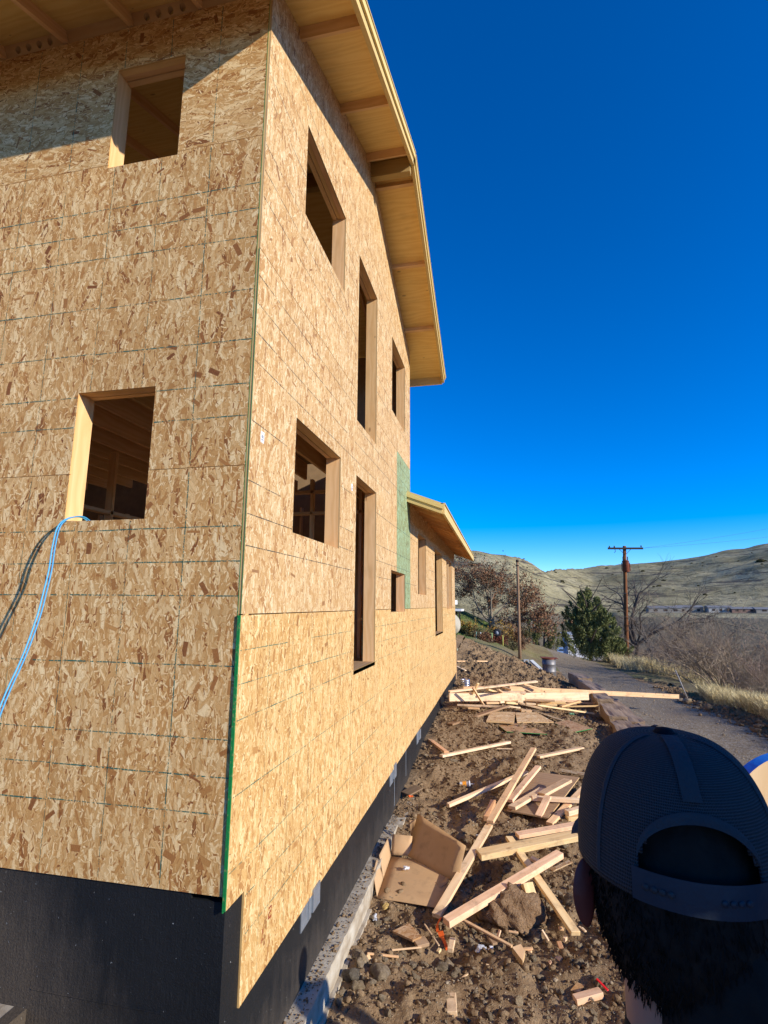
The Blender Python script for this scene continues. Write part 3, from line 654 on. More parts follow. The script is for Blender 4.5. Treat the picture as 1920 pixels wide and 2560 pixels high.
# blocking between rafters over the left wall; every other one is bored with vent holes
def block(x0, x1, z0, z1, y0, y1, holes):
    if not holes: return hbox('eave_block', M_LUM, (x0, y0, z0), (x1, y1, z1), 0, (.8, .75, .65, 1), par=ROOFD)
    m = MB(); cz = (z0+z1)/2+.002; r = .025; cs = [x0+(x1-x0)*(.22+.185*i) for i in range(4)]; N = 12
    ed = [x0]+[(cs[i]+cs[i+1])/2 for i in range(3)]+[x1]
    for i, cx in enumerate(cs):
        ring = [(cx+r*math.cos(2*math.pi*k/N), cz+r*math.sin(2*math.pi*k/N)) for k in range(N)]
        def edge(a):
            c, s = math.cos(a), math.sin(a); hx = (ed[i+1]-cx) if c > 0 else (cx-ed[i]); hz = (z1-cz) if s > 0 else (cz-z0)
            t = min(hx/abs(c) if abs(c) > 1e-6 else 9, hz/abs(s) if abs(s) > 1e-6 else 9); return (cx+c*t, cz+s*t)
        angs = sorted([2*math.pi*k/N for k in range(N)]+[math.atan2((z1 if sz > 0 else z0)-cz, (ed[i+1] if sx > 0 else ed[i])-cx) % (2*math.pi) for sx in (-1, 1) for sz in (-1, 1)])
        pin = lambda a: (cx+r*math.cos(a), cz+r*math.sin(a))
        for k in range(len(angs)):
            a, b = angs[k], angs[(k+1) % len(angs)]; q = [pin(a), edge(a), edge(b), pin(b)]
            m.face([(u, y0, v) for u, v in q][::-1], [(u, v) for u, v in q][::-1]); m.face([(u, y1, v) for u, v in q], [(u, v) for u, v in q])
            m.face([(*((pin(a)[0]),), y0, pin(a)[1]), (pin(b)[0], y0, pin(b)[1]), (pin(b)[0], y1, pin(b)[1]), (pin(a)[0], y1, pin(a)[1])])
    hbox('vent_screen', M_BLACKP, (x0, y1+.001, z0), (x1, y1+.004, z1), 0, par=ROOFD); return under(m.build('vent_block', M_LUM, None, (.8, .75, .65, 1)), ROOFD)
for k in range(12):
    x1 = -.03 if k == 0 else -.605-.61*(k-1)-.0195; x0 = -.605-.61*k+.0195
    b = block(x0, x1, 4.506, 4.606, .020, .058, k % 2 == 1)
    for v in b.data.vertices: v.co.y -= .55*(v.co.z-4.506)
# ---- wing roof
WS = .385; zw = lambda x: 1.885-WS*x
WING = under(box('wing_roof_deck', M_PLY, (-3.6, 5.9, zw(-3.6)+.02), (-3.5, 15.6, zw(-3.6)+.04), None, 1))
def wing_piece(nm, mat, x0, x1, y0, y1, d0, d1, color=None, grain_x=True):
    nn = Vector((WS, 0, 1)).normalized(); a = Vector((x0, y0, zw(x0))); b = Vector((x1, y0, zw(x1))); m = MB(); off = (random.random()*9, random.random()*9)
    if grain_x: m.quadbox(a+nn*d0, b-a, Vector((0, y1-y0, 0)), nn*(d1-d0), off=off)
    else: m.quadbox(a+nn*d0, Vector((0, y1-y0, 0)), b-a, nn*(d1-d0), off=off)
    return under(m.build(nm, mat, None, color), WING)
WY = [5.80, 8.2, 10.6, 13.0, 15.6]
for i in range(4): wing_piece('sheathing_panel', M_PLY, .002, .60, WY[i]+.002, WY[i+1]-.002, 0, .012, shade((1, .95, .9), .05), False)
for i in range(3): wing_piece('sheathing_panel', M_PLY, -3.6, -.001, max(6.13, WY[i])+.002 if i else 6.14, WY[i+1] if i < 2 else 15.6, 0.0005, .0125, (1, 1, 1, 1), False)
for k in range(17): y = 5.98+.61*k; y < 15.5 and wing_piece('rafter_tail', M_LUM, -.3, .598, y-.019, y+.019, -.14, -.0005, (1.0, .85, .68, 1))
wing_piece('rake_fascia', M_TRIM, .001, .637, 5.762, 5.799, -.140, .014, (1, .97, .9, 1)); wing_piece('rake_trim', M_TRIM, .001, .645, 5.742, 5.761, -.06, .030, (1.1, 1.1, 1, 1))
hbox('eave_fascia', M_TRIM, (.600, 5.801, zw(.6)-.15), (.638, 15.6, zw(.6)+.0), 1, (1, .97, .9, 1), par=WING)
hbox('drip_board', M_TRIM, (.585, 5.742, zw(.6)+.016), (.655, 15.62, zw(.6)+.030), 1, par=WING)
wing_piece('rake_fascia', M_TRIM, -3.6, .637, 15.601, 15.64, -.140, .014, (1, .97, .9, 1))
for k in range(16): y = 5.98+.61*k; hbox('eave_block', M_LUM, (-.09, y+.021, zw(0)-.125), (-.05, y+.589, zw(0)-.01), 1, (.9, .85, .75, 1), par=WING) if y > 6 and y+.6 < 15.3 else None

# ---- foundation
def m_tar():
    k = NT('damp_proof_coating', .5, .3); p = k.pos(); a = k.noise(p, 3.2, 5, .65); b = k.noise(p, 90, 3, .7); z = k.n('SeparateXYZ', out=2, i0=p); y = k.n('SeparateXYZ', out=1, i0=p)
    c = k.mix(a, (.007, .008, .009), (.016, .017, .019))
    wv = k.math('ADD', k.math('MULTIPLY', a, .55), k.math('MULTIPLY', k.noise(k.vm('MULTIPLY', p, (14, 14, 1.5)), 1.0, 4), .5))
    lx = k.math('MULTIPLY', k.math('SUBTRACT', -.35, k.n('SeparateXYZ', out=0, i0=p), clamp=True), 1.0); wv = k.math('ADD', wv, lx)  # paints the grazing light on the left wall into the mud mask as brown
    mud = k.math('MULTIPLY', k.math('SUBTRACT', k.math('ADD', wv, k.math('MULTIPLY', k.math('SUBTRACT', -2.45, z), .85)), .50, clamp=True), 1.5, clamp=True)  # mud low down, plus the painted grazing light at left
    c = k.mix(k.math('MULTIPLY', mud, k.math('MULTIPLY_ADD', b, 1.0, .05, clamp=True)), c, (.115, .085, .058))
    sp = k.math('MULTIPLY', k.math('GREATER_THAN', k.noise(p, 34, 3, .8), .715), .65); c = k.mix(sp, c, (.42, .42, .40))
    fine = k.math('MULTIPLY', k.math('SUBTRACT', b, .56, clamp=True), .5); c = k.mix(fine, c, (.12, .115, .11))
    k.col(c); k.set(k.b.inputs['Roughness'], k.math('MULTIPLY_ADD', mud, .45, .48)); br = k.noise(k.vm('MULTIPLY', p, (60, 60, 9)), 1.0, 4, .7); k.bump(k.math('ADD', k.math('ADD', b, br), k.math('MULTIPLY', a, 3)), .55, .006); return k.m
def m_conc():
    k = NT('raw_concrete', .9, .2); p = k.pos(); a = k.noise(p, 5, 5, .65); b = k.noise(p, 70, 3)
    c = k.ramp(a, [(.3, (.27, .21, .145)), (.5, (.41, .35, .265)), (.7, (.50, .455, .375))]); z = k.n('SeparateXYZ', out=2, i0=p)
    c = k.mix(k.math('MULTIPLY', k.math('SUBTRACT', k.noise(k.vm('MULTIPLY', p, (9, 3, 9)), 1., 4), .5, clamp=True), 3.), c, (.20, .14, .085)); k.col(c); k.bump(b, .5, .005); return k.m
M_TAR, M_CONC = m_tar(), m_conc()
M_GALV = m_plain('galvanised_steel', (.30, .33, .37), .45, .5, .6, .3, 12)
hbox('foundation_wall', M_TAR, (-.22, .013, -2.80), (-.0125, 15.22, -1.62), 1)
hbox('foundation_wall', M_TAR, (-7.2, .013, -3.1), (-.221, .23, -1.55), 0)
# dirty footing ledge, two pours
def footing(nm, y0, y1, xo, zt, zb, seed):
    n = int((y1-y0)/.06); m = MB(); rs = random.Random(seed); prof = []
    for i in range(n+1): prof.append((y0+(y1-y0)*i/n, xo+rs.uniform(-.004, .004), zt+rs.uniform(-.004, .004)))
    for i in range(n):
        (a, xa, za), (b, xb, zb_) = prof[i], prof[i+1]
        m.face([(-.012, a, za), (xa, a, za), (xb, b, zb_), (-.012, b, zb_)]); m.face([(xa, a, zb), (xb, b, zb), (xb, b, zb_), (xa, a, za)])
    for (yy, xx, zz), f in ((prof[0], 1), (prof[-1], -1)):
        q = [(-.012, yy, zb), (xx, yy, zb), (xx, yy, zz), (-.012, yy, zz)]; m.face(q if f > 0 else q[::-1])
    return under(m.build(nm, M_CONC))
footing('footing', -.25, 4.32, .13, -2.79, -3.2, 1); footing('footing', 4.33, 5.5, .185, -2.80, -3.2, 2)
hbox('footing_lip', M_CONC, (.131, -.25, -3.2), (.165, 2.75, -2.985), 1)
# mud and crumbs lying on the ledge are scattered with the clods below
for y, z, hgt, w in ((1.40, -2.40, .17, .20), (4.66, -2.39, .19, .20), (7.0, -2.42, .17, .20)):          # metal foundation straps in cut pockets
    b = hbox('foundation_strap', M_GALV, (-.012, y-w, z), (-.004, y+.02, z+hgt+.02), 2)
    hbox('strap_flange', M_GALV, (-.0039, y+.02, z+.03), (.012, y+w*.9, z+hgt+.02), 2, par=b); hbox('strap_rib', M_GALV, (-.0039, y-.06, z+.02), (.004, y-.05, z+hgt), 2, par=b)
hbox('drip_run', M_GALV, (-.0122, 5.72, -2.62), (-.0105, 5.735, -2.2), 2, (1.6, 1.6, 1.6, 1)); hbox('drip_run', M_GALV, (-.0122, 4.80, -2.74), (-.0105, 4.815, -2.38), 2, (1.6, 1.6, 1.6, 1))
# stepped concrete block against the left foundation
m = MB(); m.quadbox((-3.2, -.30, -3.1), (1.98, 0, 0), (0, .312, 0), (0, 0, .80)); under(m.build('footing_step', M_CONC))
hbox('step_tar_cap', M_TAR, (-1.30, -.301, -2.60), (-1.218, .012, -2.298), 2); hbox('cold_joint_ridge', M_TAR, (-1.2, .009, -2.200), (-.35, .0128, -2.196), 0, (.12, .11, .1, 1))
PLANKS = [
 ((0.236, 10.279, -2.169), (3.617, 11.891, -2.264), 0.038, 0.185, 'L', 'pale', 'long wide pale board lying across the front of the lumber pile'),
 ((0.164, 11.05, -2.16), (2.412, 12.697, -2.048), 0.089, 0.038, 'L', 'pale', 'long thin stud slanting up over the back of the lumber pile'),
 ((1.658, 11.496, -2.093), (6.359, 14.153, -2.519), 0.038, 0.12, 'L', 'orange', 'very long orange board reaching from the pile out over the road'),
 ((0.805, 10.165, -1.91), (1.045, 10.372, -2.336), 0.06, 0.03, 'L', 'orange', 'short orange stud leaning on the front of the long wide board'),
 ((0.926, 10.368, -1.835), (0.796, 10.498, -2.103), 0.06, 0.03, 'L', 'yellow', 'short yellow stud end sticking up out of the lumber pile'),
 ((0.381, 8.803, -2.476), (1.567, 10.078, -2.273), 0.19, 0.038, 'W', 'brown', 'brown weathered plank sloping down from the left of the pile to the dirt'),
 ((2.258, 10.381, -2.274), (3.599, 11.076, -2.533), 0.06, 0.038, 'L', 'yellow', 'narrow stud running right from the pile to the block row'),
 ((0.434, 10.211, -2.324), (1.632, 10.169, -2.311), 0.06, 0.038, 'L', 'pale', 'pale stud along the front foot of the lumber pile'),
 ((0.798, 10.548, -2.393), (1.591, 10.694, -2.397), 0.06, 0.038, 'L', 'tan', 'short tan stud under the front foot of the lumber pile'),
 ((2.312, 11.082, -2.291), (3.373, 11.672, -2.356), 0.089, 0.038, 'L', 'pink', 'pinkish stud under the right half of the long wide board'),
 ((2.765, 11.377, -2.389), (3.285, 11.691, -2.425), 0.05, 0.038, 'W', 'tan', 'grey weathered stud end at the right foot of the pile'),
 ((1.845, 10.813, -2.311), (2.402, 10.836, -2.434), 0.07, 0.038, 'L', 'tan', 'tan stud pointing at the viewer from the middle of the pile'),
 ((2.158, 10.67, -2.448), (2.812, 9.997, -2.521), 0.16, 0.012, 'O', 'grey', 'long grey OSB strip between the pile and the loose sheet'),
 ((0.482, 11.544, -2.12), (1.12, 11.733, -2.111), 0.089, 0.038, 'L', 'orange', 'orange stud at the back left of the lumber pile'),
 ((0.207, 11.51, -2.258), (0.718, 11.269, -2.225), 0.14, 0.038, 'L', 'orange', 'wide orange offcut at the left end of the pile'),
 ((1.126, 10.615, -2.001), (1.464, 11.029, -2.147), 0.1, 0.038, 'L', 'yellow', 'yellow offcut sloping down in the middle of the pile'),
 ((1.38, 10.353, -1.959), (1.499, 11.108, -2.146), 0.06, 0.038, 'L', 'brown', 'brown stud end poking forward from the pile middle'),
 ((1.465, 11.053, -2.116), (2.047, 11.139, -2.129), 0.12, 0.038, 'L', 'pale', 'wide pale offcut behind the long wide board'),
 ((1.503, 11.223, -2.024), (1.71, 10.993, -2.052), 0.05, 0.038, 'L', 'tan', 'short tan stick on the back of the lumber pile'),
 ((2.025, 11.61, -1.989), (2.411, 11.752, -2.102), 0.05, 0.038, 'L', 'orange', 'orange stick slanting under the thin stud at the pile back'),
 ((2.034, 11.36, -2.094), (2.237, 11.263, -2.164), 0.05, 0.038, 'L', 'tan', 'tan stick end beside the very long orange board'),
 ((2.509, 11.496, -2.131), (2.748, 11.588, -2.182), 0.06, 0.038, 'L', 'orange', 'orange stick end under the very long orange board'),
 ((1.103, 10.355, -2.276), (1.392, 10.469, -2.277), 0.06, 0.045, 'L', 'orange', 'orange block end showing below the long wide board, left'),
 ((1.415, 10.453, -2.258), (1.516, 10.522, -2.258), 0.05, 0.05, 'L', 'pale', 'small pale block end below the long wide board'),
 ((1.549, 10.548, -2.279), (1.82, 10.743, -2.322), 0.07, 0.045, 'L', 'yellow', 'yellow block end below the long wide board'),
 ((1.821, 10.684, -2.264), (1.957, 10.739, -2.267), 0.05, 0.05, 'L', 'tan', 'small tan block end below the long wide board'),
 ((2.026, 10.824, -2.327), (2.252, 10.862, -2.335), 0.1, 0.038, 'L', 'tan', 'tan offcut at the middle foot of the pile'),
 ((2.284, 11.034, -2.352), (2.762, 11.113, -2.378), 0.1, 0.038, 'L', 'yellow', 'wide yellow offcut at the right foot of the pile'),
 ((1.884, 10.411, -2.414), (2.126, 10.46, -2.422), 0.16, 0.05, 'L', 'brown', 'brown block on the dirt in front of the pile'),
 ((1.457, 10.488, -2.338), (1.882, 10.668, -2.406), 0.06, 0.038, 'L', 'tan', 'tan stud end in front of the pile middle'),
 ((0.669, 10.389, -2.417), (0.941, 10.394, -2.414), 0.06, 0.04, 'L', 'orange', 'orange stud end under the weathered plank'),
 ((-0.133, 16.971, -2.002), (0.918, 18.082, -2.082), 0.1, 0.038, 'L', 'orange', 'lone orange board on the dirt mound behind the house corner'),
 ((-0.099, 16.531, -2.131), (0.252, 16.166, -2.227), 0.08, 0.03, 'L', 'pale', 'small pale scrap at the foot of the dirt mound by the house corner'),
 ((0.118, 7.644, -2.532), (0.502, 6.877, -2.534), 0.089, 0.038, 'L', 'red', 'short reddish stud beside the black foundation'),
 ((0.439, 6.619, -2.534), (1.589, 7.826, -2.526), 0.089, 0.038, 'L', 'pale', 'pale stud lying alone across the dirt near the foundation'),
 ((1.355, 7.552, -2.588), (1.863, 7.665, -2.595), 0.03, 0.012, 'L', 'pale', 'thin pale lath on the dirt beyond the crossed studs'),
 ((2.066, 7.16, -2.585), (2.886, 7.805, -2.546), 0.089, 0.038, 'L', 'tan', 'short tan stud on the dirt right of the crossed studs'),
 ((1.98, 6.876, -2.384), (1.302, 4.228, -2.626), 0.089, 0.038, 'L', 'orange', 'orange stud, upper of the two long ones laid end over end'),
 ((0.707, 5.028, -2.752), (1.829, 6.202, -2.574), 0.06, 0.045, 'L', 'pale', 'long pale stud passing under the orange stud'),
 ((2.006, 6.171, -2.477), (1.55, 5.102, -2.654), 0.089, 0.04, 'L', 'pink', 'pinkish stud resting on the plywood edge'),
 ((2.031, 5.658, -2.643), (1.572, 4.947, -2.688), 0.12, 0.04, 'L', 'tan', 'short wide tan board with cut end on the plywood'),
 ((2.402, 5.747, -2.517), (1.995, 5.381, -2.628), 0.14, 0.04, 'L', 'tan', 'wide tan board tilted up on the plywood'),
 ((1.855, 5.288, -2.654), (2.634, 5.38, -2.664), 0.07, 0.05, 'L', 'pale', 'pale stud lying across the plywood toward the cap'),
 ((2.072, 5.243, -2.6), (1.912, 4.896, -2.75), 0.089, 0.035, 'L', 'pink', 'short pink stud leaning off the plywood front'),
 ((2.647, 6.012, -2.692), (2.035, 4.71, -2.762), 0.089, 0.038, 'L', 'orange', 'orange stud under the right edge of the plywood'),
 ((2.274, 4.913, -2.683), (2.599, 5.15, -2.66), 0.08, 0.06, 'L', 'pale', 'pale block end just left of the cap'),
 ((2.275, 4.955, -2.769), (2.46, 5.041, -2.762), 0.08, 0.06, 'L', 'yellow', 'yellow broken chunk under the pale block by the cap'),
 ((1.242, 4.619, -2.735), (1.325, 5.108, -2.689), 0.07, 0.07, 'L', 'red', 'short dark stud beside the lower end of the orange stud'),
 ((2.367, 6.758, -2.663), (2.795, 6.676, -2.681), 0.16, 0.012, 'O', 'grey', 'grey OSB strip on the dirt behind the plywood'),
 ((0.06, 5.255, -2.726), (0.227, 5.452, -2.68), 0.2, 0.02, 'W', 'grey', 'grey weathered board scrap against the foundation'),
 ((1.289, 4.279, -2.684), (0.813, 2.708, -2.95), 0.089, 0.038, 'L', 'tan', 'long tan stud running down past the cardboard box'),
 ((1.618, 4.127, -2.711), (2.382, 4.48, -2.653), 0.11, 0.045, 'L', 'pink', 'wide pink board above the bark edged plank'),
 ((1.182, 3.658, -2.771), (2.312, 4.236, -2.691), 0.15, 0.06, 'L', 'yellow', 'thick plank with a dark bark edge pointing at the cap'),
 ((0.927, 2.545, -2.909), (2.068, 3.706, -2.696), 0.095, 0.06, 'L', 'pink', 'long pink stud lying over the boulder'),
 ((1.523, 4.108, -2.735), (2.081, 2.618, -2.899), 0.089, 0.038, 'L', 'yellow', 'long yellow stud with bark patches crossing under the pink stud'),
 ((1.683, 3.138, -2.768), (1.724, 3.065, -2.876), 0.11, 0.06, 'L', 'yellow', 'yellow cut block leaning on the boulder top'),
 ((1.968, 3.704, -2.87), (2.19, 3.853, -2.82), 0.07, 0.012, 'O', 'tan', 'narrow OSB strip with green edge beside the cap'),
 ((1.065, 2.693, -2.943), (1.518, 2.459, -2.984), 0.03, 0.018, 'L', 'brown', 'thin brown lath in front of the boulder'),
 ((2.159, 2.825, -2.949), (2.187, 2.776, -2.953), 0.02, 0.012, 'L', 'tan', 'small tan sliver near the neck of the capped person'),
 ((1.755, 3.787, -2.799), (1.835, 3.754, -2.818), 0.08, 0.03, 'L', 'orange', 'small orange scrap behind the long pink stud'),
 ((1.387, 4.424, -2.852), (1.45, 4.568, -2.83), 0.05, 0.02, 'L', 'red', 'small reddish scrap in the shadow left of the wide pink board'),
 ((0.669, 2.32, -2.993), (0.768, 2.389, -2.995), 0.1, 0.03, 'W', 'tan', 'brown scrap under the OSB diamond'),
 ((0.715, 2.612, -2.981), (0.882, 2.348, -2.997), 0.014, 0.01, 'L', 'tan', 'thin straight tan sliver left of the orange tape'),
 ((0.483, 2.194, -2.997), (0.73, 2.293, -2.998), 0.014, 0.012, 'L', 'tan', 'thin tan sliver below the OSB diamond'),
 ((0.296, 2.046, -2.964), (0.561, 2.101, -2.987), 0.022, 0.012, 'L', 'orange', 'orange curved sliver on the stones near the footing'),
 ((0.304, 2.034, -2.968), (0.324, 2.006, -2.985), 0.03, 0.02, 'L', 'orange', 'tiny orange block under the orange sliver'),
 ((0.986, 2.295, -2.992), (0.994, 2.444, -2.985), 0.05, 0.038, 'L', 'tan', 'small tan block standing beside the orange tape'),
 ((1.079, 1.959, -3.023), (1.211, 2.13, -2.998), 0.02, 0.015, 'L', 'tan', 'tan stake tilted beside the round grey stone'),
 ((1.043, 1.771, -3.007), (1.066, 1.583, -3.014), 0.075, 0.05, 'L', 'tan', 'tan cut block with staple marks at the bottom of the picture'),
 ((0.88, 2.256, -3.0), (0.897, 2.297, -2.99), 0.03, 0.02, 'L', 'yellow', 'tiny yellow chip below the orange tape'),
 ((1.409, 2.296, -3.016), (1.523, 2.307, -3.019), 0.03, 0.02, 'L', 'orange', 'small orange strip left of the yellow wedge'),
 ((1.409, 2.362, -3.017), (1.508, 2.375, -3.017), 0.02, 0.01, 'L', 'red', 'small reddish splinter above the small orange strip'),
 ((1.297, 2.224, -3.019), (1.569, 2.224, -3.026), 0.012, 0.01, 'L', 'tan', 'long thin sliver below the yellow wedge'),
 ((1.98, 1.942, -3.009), (2.19, 2.026, -2.981), 0.07, 0.045, 'L', 'pink', 'pink wedge scrap beside the red strip'),
 ((1.581, 1.83, -3.023), (1.604, 1.801, -3.05), 0.05, 0.035, 'L', 'tan', 'small upright tan block at the bottom of the picture'),
 ((1.803, 1.79, -3.055), (1.848, 1.749, -3.043), 0.06, 0.02, 'L', 'orange', 'orange chip at the very bottom edge'),
 ((1.896, 2.391, -3.003), (1.938, 2.45, -2.991), 0.05, 0.018, 'L', 'orange', 'orange chip in the dirt left of the neck'),
 ((1.824, 2.346, -3.013), (1.845, 2.352, -2.999), 0.03, 0.018, 'L', 'pink', 'tiny pink chip beside the orange chip'),
 ((1.949, 2.785, -2.959), (1.989, 2.791, -2.962), 0.035, 0.02, 'L', 'orange', 'small bright orange chip under the long yellow stud'),
 ((1.793, 2.694, -2.942), (1.844, 2.623, -2.988), 0.018, 0.012, 'L', 'pale', 'pale splinter right of the boulder'),
 ((1.979, 2.668, -2.969), (2.002, 2.653, -2.973), 0.04, 0.03, 'L', 'pale', 'tiny pale block near the end of the yellow stud'),
 ((1.931, 2.611, -2.979), (1.949, 2.513, -2.995), 0.04, 0.02, 'L', 'red', 'reddish flat chip in the shade left of the neck'),
 ((1.618, 2.472, -2.999), (1.698, 2.485, -2.991), 0.03, 0.015, 'L', 'orange', 'orange splinter beside the yellow wedge'),
 ((1.645, 2.43, -3.014), (1.68, 2.469, -3.001), 0.03, 0.015, 'L', 'orange', 'short orange chip below the orange splinter'),
 ((1.396, 2.579, -2.985), (1.415, 2.603, -2.94), 0.025, 0.015, 'L', 'pink', 'pink splinter standing by the brown lath'),
 ((1.494, 2.218, -2.739), (1.574, 2.217, -2.74), 0.02, 0.012, 'L', 'orange', 'orange splinter lying on the boulder'),
 ((1.314, 2.583, -2.993), (1.371, 2.483, -2.998), 0.05, 0.02, 'W', 'tan', 'brown scrap behind the small stones by the brown lath'),
 ((2.136, 2.838, -2.949), (2.182, 2.776, -2.954), 0.02, 0.012, 'L', 'tan', 'tan sliver right of the long yellow stud end'),
]
SHEETS = [
 ([(2.023, 6.391, -2.623), (2.626, 6.324, -2.639), (2.033, 4.858, -2.75), (1.502, 5.0, -2.744)], 0.018, 'W', 'plywood sheet under the jumble of short studs'),
 ([(1.214, 9.686, -2.358), (1.747, 9.843, -2.368), (1.705, 9.006, -2.42), (1.137, 8.935, -2.405)], 0.035, 'O', 'square OSB offcut stack in front of the pile'),
 ([(1.754, 9.994, -2.402), (2.231, 10.229, -2.417), (2.552, 9.603, -2.485), (1.773, 9.225, -2.453)], 0.022, 'O', 'OSB offcut right of the square stack'),
 ([(1.311, 9.153, -2.47), (1.919, 9.432, -2.482), (2.328, 8.575, -2.512), (1.545, 8.461, -2.483)], 0.012, 'O', 'OSB sheet with a notched green edge on the dirt'),
 ([(2.557, 9.676, -2.513), (2.907, 10.116, -2.523), (3.297, 9.352, -2.524), (2.888, 8.832, -2.502)], 0.012, 'O', 'OSB sheet with green edge beside the block row'),
 ([(0.446, 2.405, -2.969), (0.578, 2.545, -2.962), (0.718, 2.385, -2.97), (0.648, 2.317, -2.973)], 0.018, 'O', 'diamond shaped OSB scrap near the footing'),
 ([(1.962, 2.062, -3.021), (2.021, 2.127, -2.996), (2.083, 2.109, -2.997), (2.026, 2.053, -3.025)], 0.008, 'O', 'small grey diamond OSB scrap beside the pink wedge'),
 ([(1.518, 2.329, -2.94), (1.593, 2.385, -2.937), (1.626, 2.314, -2.944), (1.601, 2.187, -2.954)], 0.05, 'L', 'yellow wedge cut block in front of the boulder'),
]
ROCKS = [(0.212,2.028,0.046),(0.271,1.902,0.048),(0.242,1.780,0.071),(0.337,1.954,0.032),(0.450,1.861,0.103),(0.458,2.027,0.029),(0.702,2.060,0.054),(0.932,2.123,0.062),(0.984,2.220,0.063),(1.046,2.074,0.049),(0.735,1.901,0.044),(0.206,1.588,0.026),(0.215,1.484,0.040),(0.351,1.555,0.026),(0.342,1.756,0.019),(1.172,2.487,0.053),(0.255,2.595,0.042),(0.188,2.672,0.043),(0.329,2.691,0.038),(0.766,2.161,0.039),(0.626,1.953,0.032),(0.533,1.561,0.023),(0.422,1.705,0.032),(1.097,1.631,0.027),(1.177,2.520,0.057),(1.409,2.518,0.044),(1.351,2.698,0.040),(1.693,2.353,0.046),(1.737,2.199,0.040),(1.760,2.043,0.043),(1.889,2.048,0.038),(1.994,1.955,0.030),(1.227,1.863,0.028),(1.306,1.850,0.022),(1.900,1.917,0.027),(2.127,3.218,0.095),(2.107,3.420,0.052),(1.998,3.492,0.063),(2.177,4.339,0.073),(1.490,3.770,0.051),(1.289,3.677,0.045),(1.869,3.179,0.041),(1.809,3.158,0.040),(1.902,2.998,0.044),(1.158,3.363,0.049),(0.649,6.782,0.084),(0.154,6.889,0.057),(0.301,6.372,0.046),(7.148,16.766,0.110),(7.234,16.427,0.151),(7.453,15.964,0.110),(7.105,15.177,0.078),(7.050,13.252,0.053),(7.132,14.501,0.064),]
# ------------------------------------------------------------------ scrap on the ground
def gz(x, y):
    X = np.array([x], float); Y = np.array([y], float); z = H(X, Y)
    if NEAR[0] < x < NEAR[1] and NEAR[2] < y < NEAR[3]: z = z+rough_near(X, Y)
    else: z = z+rough_mid(X, Y)
    return float(z[0])
TINT = {'pale': (1.06, 1.08, 1.1, 1), 'orange': (1.0, .90, .78, 1), 'yellow': (.98, .98, .80, 1), 'tan': (.95, .95, .92, 1), 'pink': (1.04, .95, .95, 1), 'red': (.82, .64, .54, 1), 'brown': (.80, .72, .62, 1), 'grey': (.62, .62, .60, 1)}
MATS = {'L': M_SCRAP, 'W': M_WEATH, 'O': M_OSB}
def nm_of(lab):
    for k, v in (('lath', 'lath'), ('sliver', 'wood_sliver'), ('splinter', 'wood_splinter'), ('chip', 'wood_chip'), ('strip', 'osb_strip'), ('stake', 'wood_stake'), ('block', 'wood_block'), ('chunk', 'wood_block'), ('offcut', 'board_offcut'), ('wedge', 'wood_block'), ('scrap', 'wood_scrap'), ('plank', 'plank'), ('board', 'board'), ('stick', 'lumber_stick')):
        if k in lab: return v
    return 'stud'
for a, b, w, t, m, ti, lab in PLANKS:
    c = TINT[ti]; f = random.uniform(.94, 1.06); nm = nm_of(lab)
    if nm == 'osb_strip' and 'orange' in lab: nm = 'wood_scrap'
    d = Vector(b)-Vector(a); up = Vector((random.uniform(-.12, .12), random.uniform(-.12, .12), 1))
    o = beam(nm, MATS[m], a, b, w, t, None, up, (c[0]*f, c[1]*f, c[2]*f, 1))
    tag(o, lab, 'board' if max(w, t) > .1 else 'stud' if d.length > .5 else 'wood scrap', 'lumber scraps on the dirt')
M_GEDGE = M_GREEN
for pts, t, m, lab in SHEETS:
    P = [Vector(p) for p in pts]; n = (P[1]-P[0]).cross(P[3]-P[0]); n.normalize()
    if n.z < 0: P.reverse(); n = -n
    ctr = sum(P, Vector())/4; ux = (P[1]-P[0]).normalized(); vy = n.cross(ux); mb = MB(); uvs = [((p-ctr).dot(ux)+3, (p-ctr).dot(vy)+5) for p in P]
    T = [p-ctr+n*t/2 for p in P]; B = [p-ctr-n*t/2 for p in P]
    mb.face(T, uvs); mb.face(B[::-1], uvs[::-1])
    for i in range(4): j = (i+1) % 4; mb.face([B[i], B[j], T[j], T[i]], [(i, 0), (i+.3, 0), (i+.3, t), (i, t)], 1)
    o = mb.build({'O': 'osb_offcut', 'W': 'plywood_sheet', 'L': 'wood_block'}[m], [MATS[m], M_GEDGE if 'green' in lab else M_EDGE], None, (.72, .60, .50, 1) if m == 'O' and 'square' not in lab and 'right of' not in lab else (.95, .9, .8, 1), loc=ctr)
    tag(o, lab, 'sheet' if m != 'L' else 'wood scrap', 'sheet offcuts on the dirt' if m != 'L' else 'lumber scraps on the dirt')
# jumble filling the inside of the pile
_p = [(x, y) for x in np.linspace(.7, 3.3, 9) for y in (11.0, 11.8)]
for i, (x, y) in enumerate(_p):
    x += random.uniform(-.15, .15); y += random.uniform(-.2, .2)+.12*(x-2); a = random.gauss(.35, .55); L = random.uniform(.5, 1.3); z = gz(x, y)+.06+.13*random.random()
    d = Vector((math.cos(a), math.sin(a), random.uniform(-.08, .08)))*L/2; c = TINT[random.choice(('pale', 'orange', 'yellow', 'tan', 'pink'))]
    o = beam('stud', M_LUM, Vector((x, y, z))-d, Vector((x, y, z))+d, .089, .038, None, (random.uniform(-.4, .4), random.uniform(-.4, .4), 1), c)
    tag(o, 'short stud buried inside the lumber pile under the long boards', 'stud', 'studs buried in the lumber pile')

